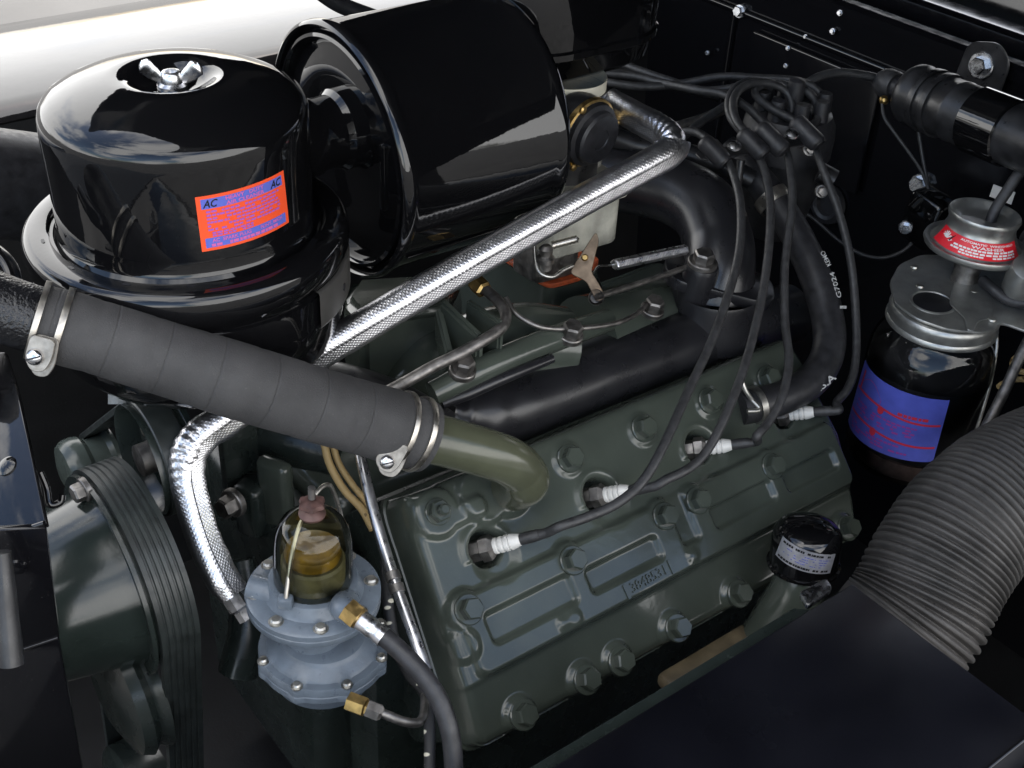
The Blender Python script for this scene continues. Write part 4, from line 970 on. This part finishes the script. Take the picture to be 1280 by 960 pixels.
# ================================================================ ignition wires
zs = [('front', [(893, 178, 1.165), (905, 193, 1.15), (918, 222, 1.13), (926, 262, 1.105), (922, 325, 1.08), (896, 410, 1.04), (860, 490, 1.0), (828, 560, .965), (803, 602, .95), (772, 629, .94), (735, 646, .932), (700, 658, .926)], 'ignition wire sweeping down to the front spark plug'),
      ('second', [(930, 172, 1.17), (945, 190, 1.155), (958, 222, 1.14), (963, 270, 1.12), (956, 350, 1.09), (936, 440, 1.05), (912, 508, 1.02), (886, 560, 1.005), (862, 585, .995), (832, 600, .985)], 'ignition wire curving down to the second spark plug'),
      ('third', [(962, 160, 1.185), (980, 182, 1.17), (988, 212, 1.155), (990, 260, 1.14), (981, 330, 1.12), (981, 400, 1.10), (986, 450, 1.08), (978, 495, 1.06), (962, 526, 1.05), (946, 545, 1.04)], 'ignition wire hanging straight down to the third spark plug'),
      ('rear', [(1000, 152, 1.20), (1014, 175, 1.19), (1030, 215, 1.18), (1050, 270, 1.175), (1064, 330, 1.165), (1070, 400, 1.155), (1069, 455, 1.14), (1060, 485, 1.125), (1046, 503, 1.115)], 'ignition wire bowing right to the rear spark plug')]
for i, (nm, pts, lab) in enumerate(zs):
    tip, dv = PLUG_TIPS[i]; P = [W(*p) for p in pts]
    P += [tip+dv*.020, tip+dv*.006]
    t = thing('ignition_wire', lab, 'wire', P[0], 'ignition wires of the near head')
    put('cable', tube(P, .0039, 14, 9), WIRE, None, t)
    put('terminal_sleeve', tube([tip-dv*.004, tip+dv*.004, tip+dv*.014], [.0042, .0048, .0044], 14, 3), WIRE, None, t)
# wires from the distributor running forward and looping to the loom
loops = [([(1002, 150, 1.225), (1024, 140, 1.23), (1026, 118, 1.235), (1000, 102, 1.24), (950, 98, 1.25), (900, 96, 1.26), (850, 105, 1.27), (800, 108, 1.27), (755, 102, 1.28), (720, 96, 1.29)], 'upper black wire running left from the distributor', .0042),
         ([(985, 140, 1.22), (1000, 120, 1.23), (975, 105, 1.23), (930, 108, 1.24), (880, 113, 1.26), (835, 100, 1.28), (800, 88, 1.3), (770, 76, 1.32)], 'black wire running left above its neighbours from the distributor', .0042),
         ([(960, 160, 1.19), (935, 135, 1.2), (905, 118, 1.22), (870, 112, 1.24), (830, 104, 1.27), (790, 95, 1.29), (740, 92, 1.3)], 'black wire crossing the others left of the distributor', .0042),
         ([(938, 172, 1.165), (920, 150, 1.18), (917, 125, 1.195), (930, 108, 1.205), (955, 103, 1.215), (980, 112, 1.22), (990, 130, 1.22), (988, 150, 1.22)], 'black wire looping up from the clips to the distributor', .0042),
         ([(930, 168, 1.175), (913, 145, 1.19), (912, 122, 1.205), (925, 106, 1.215), (945, 102, 1.225), (965, 110, 1.23)], 'second black wire looping beside the first above the clips', .0042),
         ([(996, 152, 1.19), (965, 136, 1.2), (947, 122, 1.21), (945, 112, 1.215), (955, 106, 1.22), (975, 108, 1.23), (990, 120, 1.23)], 'black wire crossing diagonally inside the loops', .0042),
         ([(1012, 160, 1.2), (1022, 148, 1.21), (1020, 128, 1.22), (1008, 114, 1.225), (990, 110, 1.23)], 'short black wire arching over the right of the distributor', .0042),
         ([(1000, 120, 1.24), (1010, 104, 1.245), (1030, 94, 1.25), (1055, 91, 1.255), (1085, 95, 1.26), (1098, 99, 1.263)], 'coil lead arching from the distributor to the ignition coil', .0046),
         ([(890, 178, 1.165), (872, 166, 1.18), (855, 165, 1.19), (840, 175, 1.2), (815, 185, 1.21), (780, 175, 1.23)], 'black wire leaving the front clip to the left', .0042),
         ([(910, 130, 1.23), (880, 150, 1.22), (855, 170, 1.21), (838, 186, 1.2)], 'black wire slanting down behind the front clip', .0042)]
for pts, lab, r in loops: simple_tube('ignition_wire', pts, r, WIRE, lab, 'wire', 12, 8, 'ignition wires round the distributor')
simple_tube('grey_pipe', [(800, 168, 1.26), (840, 160, 1.26), (880, 148, 1.27), (905, 136, 1.28)], .0055, DULLST, 'thin dull metal pipe slanting behind the foil line bend', 'pipe', 12)
simple_tube('heater_pipe', [(768, 172, 1.2), (800, 182, 1.2), (850, 190, 1.2), (900, 205, 1.2), (940, 225, 1.2)], .010, SATIN, 'black pipe running level behind the exhaust elbow', 'pipe', 16)
simple_tube('heater_pipe', [(730, 78, 1.36), (790, 92, 1.36), (850, 108, 1.36), (900, 120, 1.36)], .006, SATIN, 'thin grey black pipe behind the air cleaner can', 'pipe', 14)
def distributor():
    c = W(985, 165, 1.245); t = thing('distributor', 'black distributor with cap and towers behind the ignition wire loops', 'distributor', c)
    A = T(c)
    cap = put('cap', lathe([(.046, -.02), (.0465, 0), (.045, .012), (.040, .022), (.026, .027), (0, .028)], 48, 35), RUBBER, A, t)
    for k in range(8):
        a = k*pi/4+.2; put('tower', lathe([(.0085, 0), (.0075, .02), (.0065, .026), (0, .026)], 20), RUBBER, T(c+Vector((.031*cos(a), .031*sin(a), .016))), cap)
    put('centre_tower', lathe([(.010, 0), (.008, .03), (.0045, .032), (0, .032)], 20), RUBBER, T(c+Vector((0, 0, .024))), cap)
    put('body', lathe([(.028, -.11), (.034, -.09), (.040, -.06), (.044, -.0205)], 40, 35), SATIN, A, t)
    put('condenser', tube([W(1024, 215, 1.2), W(1042, 225, 1.2)], .010, 18, 2), SATIN, None, t)
    put('vacuum_bolt', hexhead(.005, .005, .0065, .002), DULLST, frame(W(1027, 239, 1.19), (-.5, -.7, .3)), t)
    put('adjuster_bolt', hexhead(.005, .005, .007, .002), DULLST, frame(W(1012, 186, 1.19), (-.5, -.7, .3)), t)
distributor()
def loom():
    a, b = W(872, 196, 1.15), W(1030, 172, 1.185); z = (b-a).normalized(); n = (UP*.8-FW*.6); n = (n-z*n.dot(z)).normalized()
    t = thing('wire_clip_bar', 'black bar of wire clips with two bright screws above the head', 'bracket', (a+b)/2)
    M_ = frame((a+b)/2, n, z); L_ = (b-a).length
    put('bar', prism(rrect(L_, .020, .008), -.001, .001, .0004, 1), SATIN, M_, t)
    for x, y, d, s in ((893, 190, 1.145, 1), (941, 180, 1.15, 1), (964, 174, 1.155, 1.1), (1008, 166, 1.17, 1.1)):
        c = W(x, y, d); ax = (RT*.62-UP*.70+FW*-.2).normalized()
        cl = put('clip', tube([c-ax*.016*s, c-ax*.011*s, c+ax*.011*s, c+ax*.016*s], [.006, .0085*s, .0085*s, .0062], 18, 4), RUBBER, None, t)
    for x, y, d in ((918, 183, 1.146), (990, 168, 1.163)):
        s = put('screw', lathe([(.0066, 0), (.006, .002), (.0035, .0034), (0, .0038)], 24), STEEL, frame(W(x, y, d), n*.8-FW*.4), t)
    put('bracket_leg', tube([W(926, 200, 1.16), W(920, 240, 1.17), W(905, 300, 1.19)], .004, 8, 3), SATIN, None, t)
loom()
# ================================================================ heater hose with white print
def heater():
    pts = [(905, 186, 1.225), (945, 222, 1.215), (985, 276, 1.20), (1015, 335, 1.18), (1034, 395, 1.16), (1035, 440, 1.14), (1016, 474, 1.12), (985, 494, 1.105), (950, 505, 1.095), (925, 510, 1.09)]
    P = [W(*p) for p in pts]; t = thing('heater_hose', 'thick black heater hose curving down behind the ignition wires with white print', 'hose', P[4])
    r = .0152; put('hose', tube(P, r, 32, 12), RUBBER, None, t)
    ax = (P[2]-P[1]).normalized()
    put('hose_clamp', lathe([(r+.0004, -.006), (r+.0022, -.006), (r+.0026, 0), (r+.0022, .006), (r+.0004, .006)], 48, 30), CLAMP, frame(W(966, 250, 1.208), ax), t)
    ax = (P[8]-P[7]).normalized(); e = W(944, 506, 1.094)
    c = put('spring_clamp', lathe([(r+.0002, -.003), (r+.0020, -.003), (r+.0020, .003), (r+.0002, .003)], 48, 30), ZINC, frame(e, ax), t)
    put('clamp_ear', tube([W(940, 500, 1.078), W(932, 488, 1.074), W(928, 478, 1.072)], .0022, 8, 4), ZINC, None, c)
    put('clamp_ear', tube([W(940, 500, 1.078), W(950, 512, 1.076), W(934, 514, 1.074)], .0022, 8, 4), ZINC, None, c)
    def letters(s, p0, p1, d, size):   # print that runs along the hose
        A_, B_ = W(*p0, d), W(*p1, d); x = (B_-A_); w = x.length; v, f = text2d(s, 1, True); xs = [q[0] for q in v]; x0, x1 = min(xs), max(xs)
        Mx = frame((A_+B_)/2, -FW, x); k = w/(x1-x0)
        bow = lambda X_, Y_: -(Y_*size)**2/(2*r)
        put('white_print', mk([((q[0]-(x0+x1)/2)*k, q[1]*size, bow(q[0], q[1])) for q in v], f, False), FADED, Mx, t)
    letters('U.S.A', (1014, 494), (1044, 470), 1.1055, .0085)
    letters('G7024', (1050, 372), (1040, 340), 1.150, .006)
    letters('KEMO', (1037, 332), (1028, 314), 1.158, .006)
    put('white_bar', boxm(.0060, .0026, .0003, 0), FADED, frame(W(1054, 384, 1.1468), -FW, RT), t)
heater()
# ================================================================ ignition coil on the firewall
def coil():
    a = W(1104, 102, 1.262); b = W(1292, 178, 1.12); z = (b-a).normalized(); L_ = (b-a).length
    t = thing('ignition_coil', 'black cylindrical ignition coil clamped to the firewall at upper right', 'ignition coil', a)
    F_ = frame(a, z, (0, 0, 1))
    put('boot', lathe([(.0045, -.010), (.009, -.006), (.0135, .0), (.0150, .006), (.0150, .016), (.0135, .019), (.011, .0192)], 36, 35), WIRE, F_, t)
    put('tower', lathe([(.0110, .016), (.0115, .034), (.016, .038)], 32, 35), RUBBER, F_, t)
    body = put('body', lathe([(.0, .036), (.020, .036), (.0275, .040), (.0300, .044), (.0305, .050), (.0290, .053), (.0290, .100), (.0296, .101), (.0296, .104), (.0290, .105), (.0290, L_+.02), (0, L_+.02)], 72, 35), SATIN, F_, t)
    for z0, w in ((.066, .007), (.081, .007)):
        put('clamp_strap', lathe([(.0292, z0-w/2), (.0312, z0-w/2), (.0316, z0), (.0312, z0+w/2), (.0292, z0+w/2)], 64, 30), SATIN, F_, t)
    put('wide_strap', lathe([(.0292, .125), (.0315, .126), (.0315, .168), (.0292, .169)], 64, 30), GLOSS, F_, t)
    put('terminal', lathe([(.003, 0), (.0045, .002), (.0045, .006), (.002, .008), (0, .008)], 12), BRASS, frame(W(1104, 122, 1.245), -FW*.5-UP*.7), t)
    # bracket with bright bolt
    o = onX(1228, 84, FX-.012); br = put('mount_plate', prism(rpoly([(-.030, -.026), (.026, -.030), (.030, .012), (.012, .030), (-.024, .020)], .012, 6), -.004, 0, .001, 1), SATIN, frame(o, (-1, 0, 0), (0, -1, 0)), t)
    bo = put('mount_bolt', hexhead(.0095, .008, .0140, .003), STEEL, frame(o+Vector((-.001, .001, .002)), (-1, -.1, .1)), t)
coil()
simple_tube('coil_wire', [(1103, 128, 1.243), (1105, 146, 1.24), (1118, 166, 1.24), (1140, 196, 1.245), (1152, 215, 1.25), (1160, 236, 1.255), (1166, 262, 1.26)], .0017, WIRE, 'thin wire dropping from the left end of the ignition coil', 'wire', 8)
simple_tube('coil_wire', [(1148, 165, 1.25), (1152, 190, 1.255), (1158, 222, 1.258), (1165, 250, 1.26)], .0019, WIRE, 'thin straight wire dropping from under the ignition coil', 'wire', 8)
simple_tube('low_wire', [(985, 250, 1.3), (1020, 276, 1.3), (1050, 302, 1.3), (1078, 318, 1.295), (1105, 322, 1.29), (1130, 313, 1.28), (1146, 296, 1.275)], .0020, WIRE, 'thin wire sagging across the dark gap left of the washer jar', 'wire', 8)
def switch():
    c = W(1158, 272, 1.265); t = thing('starter_switch', 'small glossy black switch box under the ignition coil', 'switch', c)
    put('housing', boxm(.030, .040, .055, .006, 3), GLOSS, frame(c, (0, -.15, 1), (1, 0, 0)), t)
    put('cover', tube([W(1140, 262, 1.25), W(1160, 246, 1.25), W(1182, 250, 1.255), W(1188, 270, 1.26)], .006, 12, 5), GLOSS, None, t)
    put('terminal_stud', hexhead(.005, .005, .007, .002), STEEL, frame(W(1132, 284, 1.245), (-.8, -.6, 0)), t)
switch()
fb = [(1150, 230, 1.0, 'bright bolt on the firewall beside the thin coil wires'), (925, 14, .7, 'bright bolt on the dark firewall at the top centre'), (1050, 16, .3, 'tiny bolt on the firewall just under the cowl edge'), (1041, 39, .3, 'tiny lower bolt on the firewall below the cowl edge')]
for x, y, s, lab in fb:
    put('firewall_bolt', hexhead(.0095*s, .008*s, .012*s, .003*s), STEEL, frame(onX(x, y, FX-.004), (-1, -.1, .15)), None, lab, 'bolt', 'bolts on the firewall')
for x, y in ((1007, 46), (985, 60), (982, 82), (884, 66)):
    put('firewall_screw', hexhead(.0022, .0018, .003, .0008), STEEL, frame(onX(x, y, FX-.009 if x < 990 else FX-.004), (-1, -.1, .15)), None, {1007: 'tiny screw on the firewall nearest the coil lead', 985: 'upper of two tiny screws stacked on the firewall plate', 982: 'lower of two tiny screws stacked on the firewall plate', 884: 'lone tiny screw on the firewall left of the bright fitting'}[x], 'screw', 'tiny screws on the firewall')
# ================================================================ windscreen washer jar
def washer():
    m = W(1157, 470, 1.195); jx, jy = m.x, m.y
    zl = axz(383, jx, jy); zb = axz(566, jx, jy); R = .0595
    t = thing('washer_jar', 'glass washer jar with blue label and grey metal lid at the right', 'jar', (jx, jy, zb))
    A = T((jx, jy, 0)); H = zl-zb
    pr = [(0, zb+.003), (.044, zb+.002), (.054, zb), (.0580, zb+.004), (R, zb+.012), (R, zl-.056), (.0585, zl-.047), (.0555, zl-.037), (.0505, zl-.028), (.0470, zl-.023), (.0465, zl-.019), (.0465, zl-.004)]
    g = put('glass', lathe(pr, 80, 60), GLASSJ, A, t)
    put('residue', lathe([(0, zb+.004), (.052, zb+.004), (.0570, zb+.010), (.0578, zb+.026), (0, zb+.0265)], 56, 40), SEDI, A, g)
    put('dark_liner', lathe([(0, zb+.027), (.0575, zb+.028), (.0575, zl-.062), (0, zl-.0615)], 56, 40), M('liner_dark_grey', (.022, .021, .023), .3, var=.3, vscale=30), A, g)  # solid dark grey liner put in for the shade inside the jar
    ld = put('lid', lathe([(.0500, zl-.0185), (.0514, zl-.0175), (.0514, zl-.0145), (.0500, zl-.0125), (.0505, zl-.005), (.0500, zl-.002), (.0485, zl), (0, zl)], 80, 35), CAPM, A, t)
    # bracket plate with filler hole
    h = onZ(1166, 378, zl+.0032); 
    pl = [onZ(x, y, zl+.003) for x, y in ((1112, 352), (1124, 330), (1150, 318), (1195, 318), (1300, 345), (1300, 420), (1250, 402), (1242, 412), (1228, 416), (1185, 412), (1145, 398), (1118, 378))]
    put('bracket_plate', prism(rpoly([(p.x-jx, p.y-jy) for p in pl], .008, 4), zl+.0003, zl+.0030, .0008, 1), CAPM, A, t)
    put('filler_hole_disc', lathe([(0, .0006), (.0175, .0006), (.0185, 0)], 40), DBLK, T((h.x, h.y, zl+.0030)), ld)  # black disc on the plate, the hole's darkness is its colour
    put('hole_rim', lathe([(.0180, 0), (.0192, .0012), (.0205, .0008), (.0212, 0)], 48, 60), CAPM, T((h.x, h.y, zl+.0030)), ld)
    put('cover_flap', prism(rpoly([(p.x-jx, p.y-jy) for p in [onZ(x, y, zl+.004) for x, y in ((1192, 352), (1215, 350), (1243, 375), (1240, 398), (1222, 402), (1218, 415), (1208, 413), (1205, 398), (1186, 380))]], .006, 4), zl+.0034, zl+.0050, .0006, 1), CAPM, A, ld)
    for x, y in ((1143, 334), (1150, 358), (1240, 400), (1217, 365)): put('lid_screw', lathe([(.004, 0), (.0035, .0018), (0, .0024)], 16), ZINC, T(onZ(x, y, zl+.0035)), ld)
    # round vacuum cap on a stem
    c = W(1219, 306, 1.165); B = T((c.x, c.y, c.z)) @ Matrix.Rotation(radians(3), 4, 'Y')
    cp = put('pump_cap', lathe([(.014, -.018), (.022, -.014), (.040, -.006), (.0465, -.003), (.0480, 0), (.0472, .003), (.0445, .0030), (.0420, .0018), (.0405, .0030), (.0340, .0130), (.0315, .0190), (.0308, .0240), (.0325, .0290), (.0332, .0315), (.0322, .0335), (.0302, .0325), (.0275, .0270), (.020, .0235), (0, .0230)], 80, 50), CAPM, B, t)
    put('cap_stem', lathe([(.014, -.05), (.012, -.03), (.0135, -.0185), (.016, -.016)], 32, 35), DULLST, B, cp)
    zz = lambda x, y, r: None
    def chit(x, y):
        lo, hi = 0.0, .03; best = None
        for k in range(60):
            z = .003+k*.0004; r = np.interp(z, [.003, .013, .019], [.0405, .0340, .0315])
            th, zw = cylhit(x, y, c.x, c.y, r); e = abs(zw-(c.z+z))
            if best is None or e < best[0]: best = (e, th, z)
        return best[1], best[2]
    L_ = [chit(1178, 292), chit(1266, 300), chit(1268, 326), chit(1186, 318)]
    a0, a1 = L_[0][0], L_[1][0]
    if a1 < a0: a1 += 2*pi
    cor = [(a0-.12, .0180), (a1+.05, .0172), (a1+.08, .0036), (a0-.10, .0036)]
    its = [('lettering', WWHT, *txt('AUTOMATIC  WINDSHIELD', .62, .84, .62, .13)), ('lettering', WWHT, *txt('WASHER', .62, .64, .36, .17)),
           ('small_print', WWHT, *printlines([.46], .26, .95, .10, .85)), ('small_print', WWHT, *printlines([.30], .24, .95, .10, .85)), ('small_print', WWHT, *printlines([.15], .34, .93, .09, .8)),
           ('emblem_ground', DBLK, [(.02, .55), (.13, .95), (.24, .88), (.20, .42)], [(0, 1, 2, 3)])]
    fing = []; ff = []
    for k in range(5):
        x = .06+k*.030; y = .62+.26*sin((k+.6)/5.2*pi); n0 = len(fing)
        fing += [(.115+k*.006, .50), (.128+k*.008, .50), (x+.022, y), (x+.004, y+.02)]; ff.append((n0, n0+1, n0+2, n0+3))
    fing += [(.07, .56), (.20, .40), (.23, .55), (.12, .68)]; n0 = len(fing)-4; ff.append((n0, n0+1, n0+2, n0+3))
    its.append(('emblem_hand', WWHT, fing, ff))
    its = [(n, m_, [(p[0], p[1], 1.2 if 'ground' not in n else .4) for p in v], f) for n, m_, v, f in its]
    decal(cp, B, cor, lambda z: float(np.interp(z, [.003, .013, .019], [.0405, .0340, .0315])), its, base_mat=WRED)
    # blue jar label with red rules
    cor = [cylhit(x, y, jx, jy, R+.0002) for x, y in ((1082, 450), (1187, 500), (1166, 577), (1061, 525))]
    wav = []; wf = []
    def rule(y0, amp, w):
        n0 = len(wav)
        for k in range(25): s = k/24; yy = y0+amp*sin(s*pi*1.6+.4); wav.extend([(.04+.94*s, yy-w/2), (.04+.94*s, yy+w/2)])
        for k in range(24): a = n0+2*k; wf.append((a, a+2, a+3, a+1))
    rule(.62, .035, .032); rule(.26, .03, .032)
    def disc(cx, cy, r): return [(cx+r*cos(k*pi/8)*.55, cy+r*sin(k*pi/8)) for k in range(16)], [tuple(range(16))]
    arch = [(.10, .70)]+[(.10+.32*k/10, .70+.20*sin((k/10*.85+.1)*pi)) for k in range(11)]+[(.42, .66)]
    bars = rects([(.085, .66, .115, .93)])
    its = [('red_rule', JRED, wav, wf), ('red_dot', JRED, *disc(.44, .60, .06)), ('red_dot', JRED, *disc(.43, .245, .06)), ('red_bar', JRED, *bars),
           ('print_block', JMAG, arch, [tuple(range(len(arch)))]), ('small_print', JRED, *printlines([.66], .60, .88, .045, .95)),
           ('small_print', JMAG, *printlines([.50, .455, .41, .365], .12, .80, .028, .6)), ('small_print', JMAG, *printlines([.18, .13, .085], .08, .80, .028, .55))]
    its = [(n, m_, [(p[0], p[1], .8) for p in v], f) for n, m_, v, f in its]
    decal(g, A, cor, lambda z: R+.0002, its, base_mat=JBLUE, name='label_paper')
    # wire cradle
    put('cradle_wire', tube([W(1212, 560, 1.18), W(1226, 520, 1.165), W(1240, 470, 1.155), W(1246, 425, 1.15), W(1240, 405, 1.15)], .0018, 8, 6), ZINC, None, t)
    return c
capc = washer()
simple_tube('washer_hose', [(1238, 278, 1.158), (1244, 262, 1.155), (1258, 240, 1.15), (1275, 215, 1.145), (1300, 185, 1.14)], .0052, RUBBER, 'black hose rising out of the washer cap', 'hose', 14)
simple_tube('washer_hose', [(1228, 350, 1.16), (1242, 362, 1.15), (1258, 374, 1.145), (1275, 378, 1.14), (1310, 374, 1.135)], .0052, RUBBER, 'black hose leaving the jar lid to the right below the washer cap', 'hose', 14)
KN = put('rubber_bumper', lathe([(0, -.02), (.016, -.02), (.018, 0), (.016, .012), (.008, .016), (0, .016)], 32), CAPM, frame(W(1283, 345, 1.13), (-.3, -.3, 1)), None, 'pale grey rounded bumper at the right edge beside the washer cap', 'bumper')
put('paper_tag', boxm(.022, .014, .001, .0003, 1), WHITE, frame(W(1253, 243, 1.20), -FW+UP*.3, RT*.9-UP*.4), None, 'white tag behind the hose of the washer cap', 'tag')
simple_tube('choke_cable', [(1300, 400, 1.13), (1278, 440, 1.125), (1255, 490, 1.12), (1232, 535, 1.115), (1205, 585, 1.11), (1190, 610, 1.11)], .0050, DULLST, 'dark cable slanting down right of the washer jar', 'cable', 12)
simple_tube('yellow_wire', [(1300, 438, 1.16), (1272, 446, 1.155), (1266, 456, 1.15), (1275, 464, 1.15), (1300, 468, 1.15)], .0030, CLOTH, 'upper tan cloth wire curling at the right edge', 'wire', 10)
simple_tube('yellow_wire', [(1300, 478, 1.15), (1275, 474, 1.145), (1258, 478, 1.142), (1248, 484, 1.14)], .0030, CLOTH, 'lower tan cloth wire curling at the right edge', 'wire', 10)
# ================================================================ oil filler and breather cap
def filler():
    c = W(1006, 692, 1.03); t = thing('oil_filler', 'black oil filler breather cap with silver label beside the head', 'oil filler', c)
    B = T(c) @ Matrix.Rotation(radians(-8), 4, 'X') @ Matrix.Rotation(radians(4), 4, 'Y')
    R = .0285
    cp = put('cap', lathe([(.020, -.014), (.026, -.0125), (.0300, -.0115), (.0305, -.009), (.0285, -.008), (R, -.007), (R, .0155), (.0275, .0215), (.0240, .0262), (.0180, .0288), (.009, .0298), (0, .030)], 64, 40), GLOSS, B, t)
    bi = B.inverted()
    def lhit(x, y):
        o = bi @ CAM; d = bi.to_3x3() @ ray(x, y); a = d.x**2+d.y**2; b = 2*(o.x*d.x+o.y*d.y); cc = o.x**2+o.y**2-R*R; s = (-b-sqrt(max(0, b*b-4*a*cc)))/(2*a); p = o+d*s; return atan2(p.y, p.x), p.z
    cor = [lhit(979, 670), lhit(1044, 692), lhit(1037, 716), lhit(970, 693)]
    its = [('label_rule', DBLK, *printlines([.86], .05, .95, .10, .9)), ('label_rule', DBLK, *printlines([.13], .05, .95, .10, .9)), ('small_print', DBLUE, *printlines([.68, .56, .44, .32], .12, .9, .03, .5))]
    its = [(n, m_, [(p[0], p[1], .8) for p in v], f) for n, m_, v, f in its]
    decal(cp, B, cor, lambda z: R, its, base_mat=SILV, name='label_plate')
    put('filler_tube', tube([c-Vector((0, 0, .010)), W(998, 735, 1.035), W(975, 775, 1.05), W(950, 820, 1.07)], [.0225, .0225, .024, .026], 28, 6), GREEN, None, t)
filler()
# ================================================================ air duct box and ribbed duct hose
zc = .906; K = onZ(1065, 729, zc); K2 = onZ(1240, 957, zc)
def duct():
    t = thing('duct_box', 'flat matt black sheet metal duct box filling the lower right corner', 'duct', (K.x-.1, K.y-.08, zc-.1))
    y1 = K2.y
    put('box_top', prism([(K.x, K.y), (K.x-.75, K.y), (K.x-.75, y1), (K.x, y1)], zc-.14, zc, .002, 2), M('matt_black_sheet', (.0033, .0035, .0055), .24, var=.3, vscale=9, rvar=.05, bump=.08, bscale=14, bdist=.004, dust=.03, spec=.28), None, t)
    put('edge_lip', prism([(K.x-.03, K.y+.0005), (K.x-.75, K.y+.0005), (K.x-.75, K.y+.014), (K.x-.045, K.y+.014)], zc-.016, zc-.011, .001, 1), GREEN2, None, t)
    put('tab', prism(rpoly([(0, 0), (.030, .002), (.034, .012), (.006, .014)], .004), zc-.010, zc-.004, .0015, 2), STEEL, T((K.x-.045, K.y+.003, .004)), t)
    put('edge_strip', tube([(K.x, y1, zc+.0005), (K.x-.3, y1, zc+.0005)], .0016, 8, 2), BODY, None, t)
duct()
def duct_hose():
    pts = [(1122, 795, .985), (1147, 762, .985), (1172, 712, .99), (1210, 657, 1.0), (1268, 608, 1.02), (1345, 575, 1.04), (1440, 560, 1.06)]
    P = [W(*p) for p in pts]; R = .0560
    pitch = .0053
    def fn(s, a, tt):
        k = min(1, max(0, (s-.010)/.006)); w = s/pitch+.06*noise.noise((s*30, 0, 0))
        c = cos(2*pi*w); c = (1-abs(c)**.7) if c > 0 else 1
        return 1+.010*noise.noise((s*25, cos(a), sin(a)))+(k*(-.075*(.5+.5*cos(2*pi*w))**2+.01*noise.noise((s*130, cos(a)*2, sin(a)*2))) if k > 0 else 0)
    put('duct_hose', tube([p-P[0] for p in P], R, 48, 76, True, fn, 80), DUCT, T(P[0]), None, 'large ribbed dark grey air duct hose at the lower right', 'hose')
duct_hose()
simple_tube('hood_prop', [(395, -14, 1.16), (418, 2, 1.17), (440, 12, 1.18), (490, 30, 1.2)], .008, SATIN, 'black hood hinge arm crossing the bright fender at the top', 'arm', 14)
